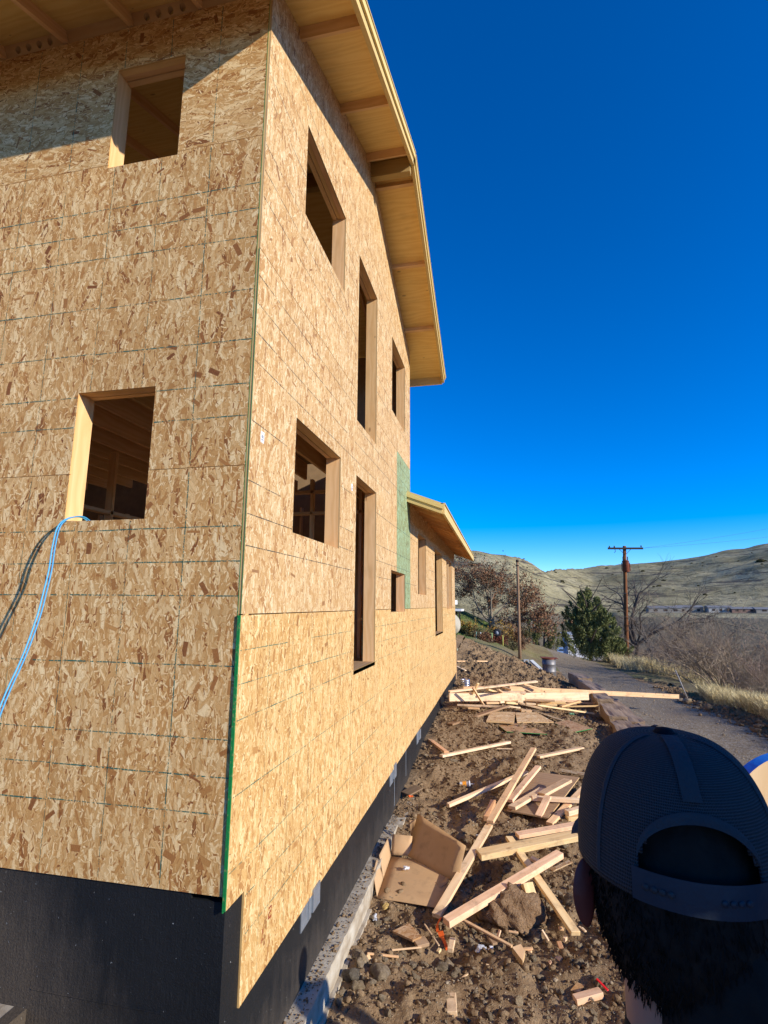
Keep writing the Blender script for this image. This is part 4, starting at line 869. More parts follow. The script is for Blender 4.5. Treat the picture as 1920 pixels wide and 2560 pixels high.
# ---- stones
def m_rock(name, c0, c1, c2):
    k = NT(name, .9, .2); p = k.obj(); oi = k.n('ObjectInfo', out=5); p = k.vm('ADD', p, k.n('CombineXYZ', i0=oi, i1=k.math('MULTIPLY', oi, 3.), i2=0.0))
    a = k.noise(p, 2.2, 5, .65); b = k.noise(p, 14, 4, .7); c = k.ramp(a, [(.3, c0), (.5, c1), (.72, c2)])
    c = k.mix(k.math('MULTIPLY', k.math('SUBTRACT', b, .52, clamp=True), 2.5), c, (.42, .35, .27)); k.col(k.tint(c)); k.bump(b, .8, .12); return k.m
M_ROCK = m_rock('field_stone', (.20, .145, .09), (.33, .255, .17), (.46, .37, .265))
def rock_mesh(name, sub, seed, amp=.25, flat=.75, mat=None):
    bm = bmesh.new(); bmesh.ops.create_icosphere(bm, subdivisions=sub, radius=1.0); rs = np.random.default_rng(seed); o = rs.random(3)*50
    k = [rs.normal(size=3) for _ in range(7)]; k = [q/np.linalg.norm(q) for q in k]; lim = [.50+.35*rs.random() for _ in k]
    for v in bm.verts:
        p = np.array(v.co); s = 1.0
        for q, l in zip(k, lim):
            dt = p@q
            if dt > l: p = p-q*(dt-l)*.85
        nz = fbm(np.array([p[0]*1.7+o[0]+p[2]]), np.array([p[1]*1.7+o[1]-p[2]*.8]), 4, .55)[0]
        v.co = Vector(p*(1+amp*nz))*1.0; v.co.z *= flat
    me = bpy.data.meshes.new(name); bm.to_mesh(me); bm.free(); me.materials.append(mat or M_ROCK)
    me.polygons.foreach_set('use_smooth', np.ones(len(me.polygons), dtype=bool)); return me
RM = [rock_mesh('stone', 3, 11+i, .6, .8) for i in range(7)]
ROCK_LABEL = {2: 'large dark grey stone wedged against the footing', 4: 'flat crumbly grey stone patch near the footing', 7: 'pale jagged stone next to the round grey stone', 9: 'round grey stone beside the tilted stake', 8: 'tall rounded stone behind the round grey stone', 15: 'smooth stone right of the tan block and orange tape', 35: 'large tan stone in front of the ear of the capped person', 6: 'ochre stained stone in the middle of the rubble', 45: 'angular concrete chunk below the lone pale stud'}
for i, (x, y, r) in enumerate(ROCKS):
    s = r*random.uniform(.85, 1.1)*.92
    o = obj('stone', RM[i % 7], None, (x, y, gz(x, y)+s*.25), (random.uniform(-.4, .4), random.uniform(-.4, .4), random.random()*6.28))
    o.scale = (s*random.uniform(.9, 1.25), s*random.uniform(.8, 1.1), s*random.uniform(.75, 1.0)); f = random.uniform(.85, 1.35); o.color = (f, f*.98, f*.94, 1)
    if i == 2: o.color = (.62, .66, .72, 1)
    far = y > 9
    lab = ROCK_LABEL.get(i) or ('brown stone at the road edge below the dry grass' if far else 'fist sized brown stone among the rubble')
    tag(o, lab, 'stone', None if i in ROCK_LABEL else 'stones at the road edge' if far else 'fist sized stones in the rubble')
n_extra = 0
while n_extra < 210:
    x = random.uniform(.2, 2.6); y = random.choice((random.uniform(1.0, 3.2), random.uniform(1.0, 5.5)))
    if x < .25 or (x < .9 and 2.85 < y < 4.2): continue
    s = random.lognormvariate(-3.75, .42); o = obj('stone', random.choice(RM), None, (x, y, gz(x, y)+s*.2), (random.random(), random.random(), random.random()*6.28))
    o.scale = (s*random.uniform(.9, 1.3), s, s*random.uniform(.7, 1.0)); f = random.uniform(.85, 1.7); o.color = (f, f*.97, f*.9, 1)
    tag(o, 'small brown or grey stone scattered in the dirt', 'stone', 'small stones scattered in the dirt'); n_extra += 1
bm_ = rock_mesh('boulder', 5, 5, .35, .85, m_rock('earth_crusted_boulder', (.20, .13, .08), (.28, .195, .125), (.37, .275, .19)))
_co = np.zeros(len(bm_.vertices)*3); bm_.vertices.foreach_get('co', _co); _co = _co.reshape(-1, 3)
_co *= (1+.16*fbm(_co[:, 0]*6+_co[:, 2]*3, _co[:, 1]*6-_co[:, 2]*2, 4, .6)[:, None]); bm_.vertices.foreach_set('co', _co.ravel()); bm_.update()
o = obj('boulder', bm_, None, (1.53, 3.02, gz(1.56, 3.0)-.05), (.1, .0, .6)); o.scale = (.32, .30, .27); o.color = (1.2, 1.05, .88, 1); tag(o, 'big earth crusted boulder under the long pink stud', 'boulder')
# clods, gravel and crumbs: uncountable
ico = bmesh.new(); bmesh.ops.create_icosphere(ico, subdivisions=1, radius=1.0); IV = np.array([v.co[:] for v in ico.verts]); IF = np.array([[v.index for v in f.verts] for f in ico.faces]); ico.free()
def scatter(name, xs, ys, s, mat, kindlabel, cat, zoff=.15, seed=3, flat=.8):
    rs = np.random.default_rng(seed); N = len(xs); Z_ = H(xs, ys); nr = (xs > NEAR[0]) & (xs < NEAR[1]) & (ys > NEAR[2]) & (ys < NEAR[3]); Z_ = Z_+np.where(nr, rough_near(xs, ys), rough_mid(xs, ys))
    J = 1+rs.normal(0, .17, (N, len(IV), 3)); sc = s[:, None, None]*np.stack([rs.uniform(.8, 1.3, N), rs.uniform(.7, 1.1, N), rs.uniform(.6, 1.0, N)*flat], -1)[:, None, :]
    P = IV[None]*J*sc; a = rs.random(N)*6.28; ca, sa = np.cos(a)[:, None], np.sin(a)[:, None]
    X_ = P[..., 0]*ca-P[..., 1]*sa+xs[:, None]; Y_ = P[..., 0]*sa+P[..., 1]*ca+ys[:, None]; Zz = P[..., 2]+(Z_+s*zoff)[:, None]
    V = np.stack([X_, Y_, Zz], -1).reshape(-1, 3); F = (IF[None]+np.arange(N)[:, None, None]*len(IV)).reshape(-1, 3)
    o = obj(name, npmesh(name, V, F, mat, False)); return tag(o, kindlabel, cat, kind='stuff')
rs = np.random.default_rng(21)
N = 26000; xs = rs.uniform(.02, 4.3, N); ys = .2+24*rs.random(N)**1.45; s = np.exp(rs.normal(-4.55, .55, N))*(1+.04*ys); s = np.minimum(s, .042)
k = (road_d(xs, ys) > .1) & ~bank(xs, ys); scatter('soil_clods', xs[k], ys[k], s[k], M_DIRT, 'loose brown clods of tilled soil beside the house', 'soil', .3)
N = 6500; xs = rs.uniform(.15, 3.2, N); ys = .6+4.5*rs.random(N)**1.3; s = np.exp(rs.normal(-5.15, .4, N))
scatter('gravel', xs, ys, s, M_ROCK, 'fine gravel in the dirt beside the footing', 'gravel', .3, 5)
N = 900; ys = rs.uniform(.3, 5.5, N); xs = rs.uniform(.0, .12, N); s = np.exp(rs.normal(-5.3, .45, N))
V0 = scatter('ledge_crumbs', xs, ys, s, M_DIRT, 'crumbs of mud lying on the footing ledge', 'mud', 0, 6)
_m = V0.data; _c = np.zeros(len(_m.vertices)*3); _m.vertices.foreach_get('co', _c); _c = _c.reshape(-1, 3); zc = (_c[:, 2].reshape(N, -1)); _c[:, 2] = (zc-zc.mean(1, keepdims=True)-2.785).reshape(-1); _m.vertices.foreach_set('co', _c.ravel()); _m.update()
N = 5000; ys = 1+33*rs.random(N)**1.4; cx = np.interp(ys, ROAD[:, 1], ROAD[:, 0]); hw = np.interp(ys, ROAD[:, 1], ROAD[:, 2]); xs = cx+rs.normal(0, .85, N)*hw; s = np.exp(rs.normal(-4.6, .45, N))
scatter('road_gravel', xs, ys, s, M_ROCK, 'loose gravel on the road and along its edges', 'gravel', .2, 8)
N = 2500; ys = rs.uniform(7, 20, N); cx = np.interp(ys, ROAD[:, 1], ROAD[:, 0]); hw = np.interp(ys, ROAD[:, 1], ROAD[:, 2]); xs = cx+hw+rs.normal(.25, .22, N); s = np.exp(rs.normal(-3.9, .55, N))
scatter('verge_clods', xs, ys, s, M_DIRT, 'dark clods heaped along the right edge of the road', 'soil', .4, 9)

# ---- row of rough blocks between pad and road
M_TIMB = m_wood('dusty_timber', (.36, .25, .155), (.25, .165, .10)); BL = []
def rough_block(P0, P1, w, t, lab, par=None):
    P0, P1 = Vector(P0), Vector(P1); L = (P1-P0).length; bm = bmesh.new(); bmesh.ops.create_cube(bm, size=1.0)
    for v in bm.verts: v.co = Vector((v.co.x*L, v.co.y*w, v.co.z*t))
    bmesh.ops.subdivide_edges(bm, edges=bm.edges[:], cuts=5, use_grid_fill=True)
    for v in bm.verts:
        q = v.co; v.co = q + Vector((vnoise(np.array([q.y*9+L]), np.array([q.z*9]))[0]*.05, vnoise(np.array([q.x*4+w]), np.array([q.z*9+3]))[0]*.05, vnoise(np.array([q.x*4]), np.array([q.y*9+L]))[0]*.05))
    uvl = bm.loops.layers.uv.new('UVMap')
    for f in bm.faces:
        for l in f.loops: l[uvl].uv = (l.vert.co.x+L*3, l.vert.co.y+l.vert.co.z+w*7)
    me = bpy.data.meshes.new('rough_block'); bm.to_mesh(me); bm.free(); me.materials.append(M_TIMB); d = P1-P0
    o = obj('timber_block', me, None, (P0+P1)/2, (random.uniform(-.05, .05), -math.atan2(d.z, math.hypot(d.x, d.y)), math.atan2(d.y, d.x))); return tag(o, lab, 'timber', 'rough timbers along the road edge')
for (x0, y0, x1, y1, w, t, lf, lab) in ((4.2, 19.4, 4.25, 16.9, .45, .36, .26, 'farthest dusty timber of the row at the road edge'), (4.14, 16.4, 4.12, 13.3, .40, .34, .24, 'dusty timber under the end of the very long board'),
        (3.98, 12.9, 3.96, 11.55, .38, .30, .20, 'inner dusty timber right of the pile'), (3.96, 11.35, 3.95, 10.05, .38, .26, .16, 'inner dusty timber left of the cap crown'), (3.93, 9.85, 3.90, 8.4, .38, .26, .12, 'inner dusty timber hidden partly by the cap'),
        (4.48, 16.0, 4.44, 13.1, .34, .2, .10, 'outer low timber beside the road, far one'), (4.42, 12.9, 4.38, 10.3, .34, .2, .10, 'outer low timber beside the road, middle one'), (4.37, 10.1, 4.3, 8.2, .34, .2, .10, 'outer low timber beside the road, near one')):
    za = H(np.array([x0]), np.array([y0]))[0]; zb_ = H(np.array([x1]), np.array([y1]))[0]; rough_block((x0, y0, za+lf), (x1, y1, zb_+lf), w, t, lab)

# ---- cardboard box lying open
def m_card():
    k = NT('brown_cardboard', .85, .15); p = k.obj(); a = k.noise(p, 6, 4); b = k.noise(k.vm('MULTIPLY', p, (3, 160, 3)), 1., 2)
    c = k.mix(a, (.42, .265, .14), (.52, .345, .19)); c = k.mix(k.math('MULTIPLY', k.math('SUBTRACT', k.noise(p, 11, 4), .54, clamp=True), 2.2), c, (.26, .17, .095)); k.col(k.tint(c)); k.bump(k.math('ADD', a, k.math('MULTIPLY', b, .15)), .25, .006); return k.m
M_CARD = m_card(); zb = -2.935
BOX = empty('cardboard_box', (.5, 3.3, zb-.02), 'torn open brown cardboard box lying flat beside the footing', 'box')
def card(nm, pts, col=(1, 1, 1, 1), th=.006, n=6, bow=.012):
    P = [Vector(p) for p in pts]; N_ = (P[1]-P[0]).cross(P[3]-P[0]).normalized(); V = []; F = []
    for s in (0, 1):
        for i in range(n+1):
            for j in range(n+1):
                u, v = i/n, j/n; q = P[0]*(1-u)*(1-v)+P[1]*u*(1-v)+P[2]*u*v+P[3]*(1-u)*v
                V.append(q+N_*(s*th+bow*(math.sin(u*3.1)*math.sin(v*3.1)+.5*float(fbm(np.array([u*3+P[0].x*9]), np.array([v*3]), 2)[0])))-Vector(BOX.location))
    I = lambda s, i, j: s*(n+1)**2+i*(n+1)+j
    for i in range(n):
        for j in range(n): F.append((I(1, i, j), I(1, i+1, j), I(1, i+1, j+1), I(1, i, j+1))); F.append((I(0, i, j+1), I(0, i+1, j+1), I(0, i+1, j), I(0, i, j)))
    for k in range(n):
        F += [(I(0, k, 0), I(0, k+1, 0), I(1, k+1, 0), I(1, k, 0)), (I(0, k+1, n), I(0, k, n), I(1, k, n), I(1, k+1, n)), (I(0, 0, k+1), I(0, 0, k), I(1, 0, k), I(1, 0, k+1)), (I(0, n, k), I(0, n, k+1), I(1, n, k+1), I(1, n, k))]
    o = obj(nm, mkmesh(nm, V, F, M_CARD, None, True), BOX, color=col); return o
card('base_panel', [(.185, 2.90, -2.955), (.885, 2.86, -2.965), (.85, 3.66, -2.90), (.17, 3.68, -2.895)], (1, .98, .95, 1))
card('side_panel', [(.180, 2.91, -2.95), (.172, 3.25, -2.92), (.085, 3.30, -2.765), (.105, 3.03, -2.79)], (1.05, 1.05, 1.05, 1), bow=.006)
card('side_panel', [(.174, 3.24, -2.925), (.168, 3.67, -2.885), (.120, 3.72, -2.72), (.098, 3.36, -2.755)], (1.05, 1.05, 1.05, 1), bow=.005)
card('end_flap', [(.168, 3.70, -2.885), (.40, 3.72, -2.885), (.405, 3.80, -2.70), (.165, 3.80, -2.70)], (1.12, 1.12, 1.12, 1), bow=.02)
card('back_panel', [(.35, 3.72, -2.885), (.97, 3.30, -2.93), (1.06, 3.40, -2.585), (.44, 4.02, -2.53)], (.98, .95, .9, 1), bow=.010)
card('torn_flap', [(.33, 3.98, -2.60), (.42, 3.98, -2.59), (.39, 3.93, -2.75), (.36, 3.95, -2.76)], (1.0, .95, .9, 1), bow=.01)
card('inner_flap', [(.46, 3.62, -2.888), (.86, 3.60, -2.888), (.875, 3.30, -2.915), (.80, 3.18, -2.925)], (.95, .93, .9, 1), bow=.012)

# ---- litter
M_WPAPER = m_plain('white_paper', (.72, .72, .76), .7, nz=.1); M_CLEAR = m_plain('crinkled_plastic', (.52, .54, .58), .2, .6, nz=.3); M_ORTAPE = m_plain('orange_tape', (.80, .13, .02), .5, nz=.1); M_REDP = m_plain('red_plastic', (.62, .015, .01), .45, nz=.05)
def crumple(nm, x, y, r, mat, lab, cat, seed, dz=.0):
    me = rock_mesh(nm, 3, seed, .9, .6, mat); me.polygons.foreach_set('use_smooth', np.zeros(len(me.polygons), dtype=bool)); o = obj(nm, me, None, (x, y, gz(x, y)+r*.4+dz), (0, 0, seed)); o.scale = (r, r*.8, r*.7); return tag(o, lab, cat)
o = crumple('paper_scrap', .40, 3.40, .042, M_WPAPER, 'crumpled white paper on the cardboard box', 'paper', 3); o.location.z = -2.875
crumple('plastic_wrap', 1.25, 2.43, .055, M_CLEAR, 'crumpled clear plastic wrap on the rubble below the brown lath', 'plastic', 4)
crumple('plastic_wrap', 1.335, 2.44, .035, M_WPAPER, 'small white plastic wad beside the clear wrap', 'plastic', 8)
crumple('plastic_wrap', 1.20, 4.32, .075, M_CLEAR, 'clear plastic wrap under the long tan stud', 'plastic', 9)
crumple('plastic_cup', .215, 2.66, .05, M_CLEAR, 'crushed clear plastic cup by the footing corner of the box', 'cup', 14)
crumple('wrapper', 3.06, 10.9, .075, m_plain('green_wrapper', (.25, .50, .30), .4, nz=.4, scale=6), 'pale green wrapper right of the pile', 'wrapper', 15)
crumple('wrapper', 3.33, 10.85, .06, m_plain('pink_wrapper', (.70, .42, .45), .5), 'pale pink wrapper right of the green one', 'wrapper', 16)
o = crumple('foam_lump', .30, 2.80, .048, m_plain('yellow_foam', (.55, .38, .13), .85, nz=.2), 'yellow foam lump at the box corner', 'foam', 17)
crumple('orange_peel_scrap', .14, 5.2, .04, M_ORTAPE, 'small orange scrap at the far end of the footing', 'scrap', 18).location.z = -2.73
CUP = empty('drink_cup', (.875, 5.95, gz(.875, 5.95)+.045), 'clear drink cup with orange print and straw lying on the dirt', 'cup'); CUP.rotation_euler = (0, rad(88), rad(10))
lathe('cup_wall', [(.030, -.075), (.031, -.07), (.044, .065), (.047, .067), (.047, .072)], m_plain('frosted_plastic', (.62, .62, .66), .3, .5, nz=.1), CUP, 20)
lathe('printed_band', [(.0355, -.035), (.0425, .025)], m_plain('orange_print', (.75, .30, .03), .5, nz=.3, scale=40), CUP, 20); lathe('lid', [(.048, .073), (.046, .083), (.012, .086), (.0, .086)], M_WPAPER, CUP, 20)
tube('straw', [(0, 0, .08), (.005, .004, .16)], .0035, M_WPAPER, CUP, 6)
V = []; F = []
for i, p in enumerate([(.86, 2.68, .10), (.83, 2.63, .06), (.84, 2.58, .03), (.87, 2.55, .05), (.89, 2.50, .02), (.90, 2.46, .02), (.93, 2.42, .03), (.95, 2.40, .01)]):
    g = gz(p[0], p[1]); w = .012+.012*(i in (3, 4)); V += [(p[0]-w, p[1]-w*.3, g+p[2]), (p[0]+w, p[1]+w*.3, g+p[2]+.012)]
for i in range(7): F.append((2*i, 2*i+1, 2*i+3, 2*i+2))
tag(obj('marking_tape', mkmesh('marking_tape', V, F, M_ORTAPE)), 'twisted orange marking tape under the near end of the long pink stud', 'tape')
o = beam('plastic_strip', M_REDP, (2.17, 2.10, gz(2.17, 2.10)+.05), (2.24, 2.02, gz(2.24, 2.02)+.03), .02, .008); tag(o, 'bright red plastic strip beside the pink wedge', 'plastic')
COIL = empty('coil_stack', (.36, 14.1, gz(.36, 14.1)), 'small stack of shiny metal coils at the far house corner', 'coil')
for k in range(4): lathe('coil', [(.10, .012+.05*k), (.14, .004+.05*k), (.155, .022+.05*k), (.14, .045+.05*k), (.10, .037+.05*k), (.10, .012+.05*k)], m_plain('shiny_metal', (.6, .6, .62), .25, .5, .9), COIL, 20)
# ---- blue air hoses out of the lower left window
k_ = NT('blue_hose', .45, .4); k_.col(k_.tint((.04, .27, .52))); M_HOSE = k_.m
HP = [(-1.25, .7, -.60), (-1.25, .34, .38), (-1.25, .14, .562), (-1.252, .0, .563), (-1.285, -.06, .50), (-1.272, -.10, .36), (-1.258, -.12, .215), (-1.24, -.16, .06), (-1.227, -.20, -.086), (-1.213, -.28, -.304), (-1.195, -.42, -.615), (-1.16, -.60, -1.2), (-1.12, -.72, -2.0), (-1.1, -.8, -3.05), (-.9, -1.1, -3.0)]
def smooth_path(P, n=6):
    P = [Vector(p) for p in P]; out = []
    for i in range(len(P)-1):
        a, b, c, d = P[max(i-1, 0)], P[i], P[i+1], P[min(i+2, len(P)-1)]
        for k in range(n): t = k/n; out.append(.5*((2*b)+(c-a)*t+(2*a-5*b+4*c-d)*t*t+(3*b-a-3*c+d)*t**3))
    return out+[P[-1]]
tag(tube('air_hose', smooth_path(HP), .0048, M_HOSE, None, 8), 'blue air hose hanging out of the lower left window, right strand', 'hose', 'air hoses out of the window')
tag(tube('air_hose', smooth_path([(x-.008-.006*min(1, max(0, -y*6)), y-.010, z-.004) for x, y, z in HP]), .0048, M_HOSE, None, 8), 'blue air hose hanging out of the lower left window, left strand', 'hose', 'air hoses out of the window').color = (1.6, 1.3, 1.15, 1)
# ------------------------------------------------------------------ far things
def gh(x, y): return float((H(np.array([float(x)]), np.array([float(y)])) + (rough_mid(np.array([float(x)]), np.array([float(y)])) if MID[0] < x < MID[1] and MID[2] < y < MID[3] else 0))[0])
def m_bark(name, c0, c1, sc=(30, 30, 4)):
    k = NT(name, .9, .15); p = k.obj(); a = k.noise(k.vm('MULTIPLY', p, sc), 1.0, 4, .6); k.col(k.tint(k.mix(a, c0, c1))); k.bump(a, .6, .02); return k.m
M_POLE = m_bark('creosoted_pole', (.13, .048, .020), (.25, .105, .045)); M_POLE2 = m_bark('weathered_pole', (.20, .115, .065), (.33, .21, .13)); M_DARKW = m_plain('dark_timber', (.045, .03, .025), .8)
M_BARK = m_bark('grey_bark', (.075, .058, .046), (.17, .135, .11)); M_TWIG = m_bark('grey_twig', (.165, .128, .092), (.30, .245, .178), (3, 3, 3)); M_TWIGR = m_bark('reddish_twig', (.165, .122, .088), (.29, .228, .165), (3, 3, 3))
M_RUST = m_plain('rusty_steel', (.22, .065, .035), .7, .3, .3, .4, 8); M_WIRE = m_plain('black_wire', (.02, .02, .022), .5)
def pole(name, b, t, r0, r1, mat, lab, par=None):
    root = empty(name, b, lab, 'utility pole', 'wooden utility poles'); d = Vector(t)-Vector(b)
    tube('shaft', [d*s for s in (-.03, .25, .5, .75, 1.0)], r0, mat, root, 12, [1, 1-.25*(1-r1/r0), 1-.5*(1-r1/r0), 1-.75*(1-r1/r0), r1/r0]); return root, d
PL_, dL = pole('utility_pole', (2.36, 25.44, gh(2.36, 25.44)), (2.41, 25.44, 2.29), .085, .062, M_POLE2, 'short pale wooden pole behind the dirt mound at the left of the road')
tube('top_cap', [dL*.985, dL*1.012], .075, M_DARKW, PL_, 10); tube('bolt_collar', [dL*.945, dL*.955], .082, M_DARKW, PL_, 10)
PR_, dR = pole('utility_pole', (10.46, 40.34, gh(10.46, 40.34)), (10.87, 40.34, 4.53), .165, .12, M_POLE, 'tall reddish wooden pole with crossarm and rusty transformer')
zc = dR.z-.22; xc = dR.x*.975
a = beam('crossarm', M_DARKW, (xc-1.22, -.16, zc+.04), (xc+1.28, -.16, zc), .12, .14, None, (0, 0, 1)); a.parent = PR_
for s in (-1, 1): b = beam('arm_brace', M_DARKW, (xc+s*.42, -.2, zc-.03), (xc+s*.06, -.16, zc-.42), .03, .03); b.parent = PR_
for x in (-1.1, -.75, 1.15): lathe('insulator', [(.0, .07), (.05, .08), (.06, .12), (.035, .16), (.05, .2), (.0, .23)], M_DARKW, PR_, 10, (xc+x, -.16, zc+.02))
TR_ = lathe('transformer', [(.0, 0), (.20, .0), (.235, .03), (.235, .80), (.25, .82), (.22, .88), (.0, .93)], M_RUST, PR_, 18, (dR.x*.84-.02, -.38, dR.z*.775)); lathe('transformer_lid', [(.252, .80), (.26, .84), (.0, .96)], M_DARKW, TR_, 18)
for x in (-.16, .16): lathe('bushing', [(.03, .9), (.045, 1.0), (.03, 1.08), (.045, 1.14), (0, 1.2)], M_DARKW, TR_, 8, (x, 0, 0))
for x in (-.28, .28): b = beam('radiator_fin', M_RUST, (x, 0, .1), (x, 0, .72), .04, .12, None, (0, 1, 0)); b.parent = TR_
tube('hanging_clamp', [(xc-.72, -.2, zc-.05), (xc-.70, -.22, zc-.2), (xc-.78, -.22, zc-.3)], .02, M_DARKW, PR_, 6)
P3_, d3 = pole('utility_pole', (6.35, 87.04, gh(6.35, 87)), (6.5, 87.04, -1.84), .15, .12, M_POLE, 'distant wooden pole beside the far juniper')
lathe('white_transformer', [(0, 0), (.26, 0), (.26, .9), (0, .95)], m_plain('white_enamel', (.7, .7, .7), .5), P3_, 14, (-.38, -.2, d3.z*.80))
def wire(p0, p1, sag, lab, r=.012, n=24):
    p0, p1 = Vector(p0), Vector(p1); pts = [p0.lerp(p1, i/n)-Vector((0, 0, sag*4*(i/n)*(1-i/n))) for i in range(n+1)]; return tag(tube('power_line', pts, r, M_WIRE, None, 5), lab, 'wire', 'overhead wires')
wire((2.44, 25.44, 1.95), (10.75, 40.2, .95), .35, 'dark wire from the short pole down to the reddish pole', .016)
wire((10.75, 40.2, .95), (26, 34, -3.2), .6, 'dark wire dropping right from the reddish pole over the thicket', .014)
wire((11.9, 40.2, 4.3), (60, 70, 17), 1.2, 'thin line rising right from the crossarm end, upper one', .006); wire((11.5, 40.2, 4.3), (60, 72, 14.2), 1.2, 'thin line rising right from the crossarm end, lower one', .006)
wire((10.7, 40.2, .85), (6.6, 52, -3.4), .3, 'thin guy wire slanting left from the reddish pole to the ground', .012)

# ---- burn barrel, slabs, stake
BR = empty('steel_barrel', (3.47, 21.85, gh(3.47, 21.85)-.08), 'dented grey steel barrel with rusty rim at the road edge', 'barrel'); M_DRUM = m_plain('burnt_grey_steel', (.20, .19, .19), .55, .4, .5, .45, 5)
lathe('drum', [(.0, 0), (.285, 0), (.285, .26), (.30, .28), (.285, .30), (.285, .56), (.30, .58), (.285, .60), (.28, .80), (.27, .80), (.268, .1), (0, .1)], M_DRUM, BR, 24); lathe('rim', [(.275, .79), (.30, .80), (.30, .83), (.272, .83)], M_RUST, BR, 24)
o = beam('lid', M_RUST, (-.34, 0, .86), (.36, .05, .83), .5, .025); o.parent = BR
M_SLAB = m_plain('pale_concrete', (.45, .46, .46), .85)
for a, b, w, t, lab in (((2.85, 24.4, -2.62), (3.28, 23.9, -3.0), .22, .08, 'pale concrete slab leaning by the pole foot'), ((2.52, 25.0, -2.75), (2.78, 25.0, -2.75), .25, .22, 'pale concrete box at the pole foot'), ((2.2, 24.6, -2.62), (3.05, 23.6, -3.02), .06, .04, 'reddish plank lying by the pole foot')):
    tag(beam('slab' if 'slab' in lab else 'concrete_box' if 'box' in lab else 'plank', M_SLAB if 'concrete' in lab else M_LUM, a, b, w, t, None, (0, 0, 1), (1, .8, .7, 1) if 'reddish' in lab else (1, 1, 1, 1)), lab, 'slab' if 'concrete' in lab else 'board')
g = gh(7.42, 16.9); tag(tube('marker_stake', [(7.45, 16.9, g-.1), (7.12, 16.95, g+.95)], .016, m_plain('grey_stake', (.35, .33, .32), .6), None, 8), 'thin grey stake leaning at the right road edge', 'stake')

# ---- plants
def twig_geo(rs, base, d0, L0, r0, levels, kids, spread, segs=4, grav=0.0, minr=.004, V=None, F=None, tips=None, wob=.18):
    """recursive bare branches as three-sided tubes"""
    stack = [(np.array(base, float), np.array(d0, float), L0, r0, levels)]; n0 = sum(map(len, V)) if V else 0
    while stack:
        p, d, L, r, lv = stack.pop(); d = d/np.linalg.norm(d); pts = [p]; dirs = [d]; q = p.copy(); dd = d.copy()
        for s in range(segs):
            dd = dd+rs.normal(0, wob, 3)+np.array([0, 0, grav]); dd /= np.linalg.norm(dd); q = q+dd*L/segs; pts.append(q.copy()); dirs.append(dd.copy())
        u = np.cross(d, [.3, .9, .2]); u /= np.linalg.norm(u)+1e-9; w = np.cross(d, u); k = 3 if r < .03 else 6
        rings = []
        for i, pt in enumerate(pts):
            rr = max(minr*.6, r*(1-.55*i/segs)); a = np.arange(k)*2*np.pi/k; rings.append(pt+rr*(np.cos(a)[:, None]*u+np.sin(a)[:, None]*w))
        V.append(np.vstack(rings)); f = []
        for i in range(segs):
            for j in range(k): a = n0+i*k+j; b = n0+i*k+(j+1) % k; f += [(a, b, b+k), (a, b+k, a+k)]
        F.append(np.array(f)); n0 += len(V[-1])
        if tips is not None and lv <= 1: tips.extend(zip(pts[1:], dirs[1:]))
        if lv > 0:
            for c in range(kids[len(kids)-lv]):
                i = rs.integers(max(1, segs//3), segs+1); a = rs.normal(0, 1, 3); a -= dirs[i]*a.dot(dirs[i]); a /= np.linalg.norm(a); nd = dirs[i]+a*spread*rs.uniform(.5, 1.25)
                stack.append((pts[i], nd, L*rs.uniform(.45, .75), max(minr, r*(1-.55*i/segs)*rs.uniform(.5, .75)), lv-1))
def shrub_mesh(name, seed, mat, H_=2.2, stems=9, kids=(4, 4, 3), spread=.7, r0=.02, lean=.45, minr=.004, grav=.02, wob=.14):
    rs = np.random.default_rng(seed); V = []; F = []
    for i in range(stems):
        a = rs.random()*6.28; e = rs.uniform(.1, lean); twig_geo(rs, (math.cos(a)*.12, math.sin(a)*.12, -.1), (math.cos(a)*e, math.sin(a)*e, 1-.4*e), H_*rs.uniform(.45, .7), r0*rs.uniform(.6, 1.2), len(kids), kids, spread, 4, grav, minr, V, F, None, wob)
    return npmesh(name, np.vstack(V), np.vstack(F), mat)
SHR = [shrub_mesh('bare_branches', 40+i, M_TWIGR if i % 2 else M_TWIG, 2.4, 10, (5, 5, 4), .65, .022, .8, .0045) for i in range(4)]
SHS = [shrub_mesh('far_branches', 60+i, M_TWIGR if i % 3 == 0 else M_TWIG, 2.4, 9, (5, 4), .7, .03, .7, .012) for i in range(4)]
thicket = [(8.9, 17.6, 1.25), (9.6, 15.4, 1.1), (10.2, 19.5, 1.3), (9.3, 21.5, 1.1), (10.6, 23.5, 1.2), (11.3, 17.0, 1.35), (9.2, 13.4, .8), (12.3, 20.5, 1.3), (11.8, 25.0, 1.25), (10.4, 27.5, 1.15), (12.8, 28.5, 1.3), (13.6, 23.6, 1.4), (14.5, 30.5, 1.4), (11.6, 31.5, 1.1), (13.4, 34.5, 1.2), (15.9, 36.0, 1.4), (10.2, 34.0, .8), (9.6, 30.5, .75), (16.5, 27.5, 1.5), (15.0, 20.0, 1.5), (12.4, 13.6, 1.2), (17.5, 33.0, 1.6)]
for i, (x, y, s) in enumerate(thicket):
    x = 1.5+(x-1.5)*1.36; y = -3+(y+3)*1.36; s *= 1.5
    o = obj('bare_shrub', SHR[i % 4], None, (x, y, gh(x, y)), (0, 0, random.random()*6.28)); o.scale = (s*1.1, s*1.1, s*random.uniform(.75, .95)); f = random.uniform(.8, 1.25); o.color = (f, f*random.uniform(.9, 1.0), f*random.uniform(.85, 1.0), 1)
    tag(o, 'leafless shrub nearest the dry grass, right of the leaning stake' if i == 0 else 'grey brown leafless shrub in the thicket right of the road', 'shrub', 'leafless shrubs of the thicket')
rs = np.random.default_rng(77); n = 0
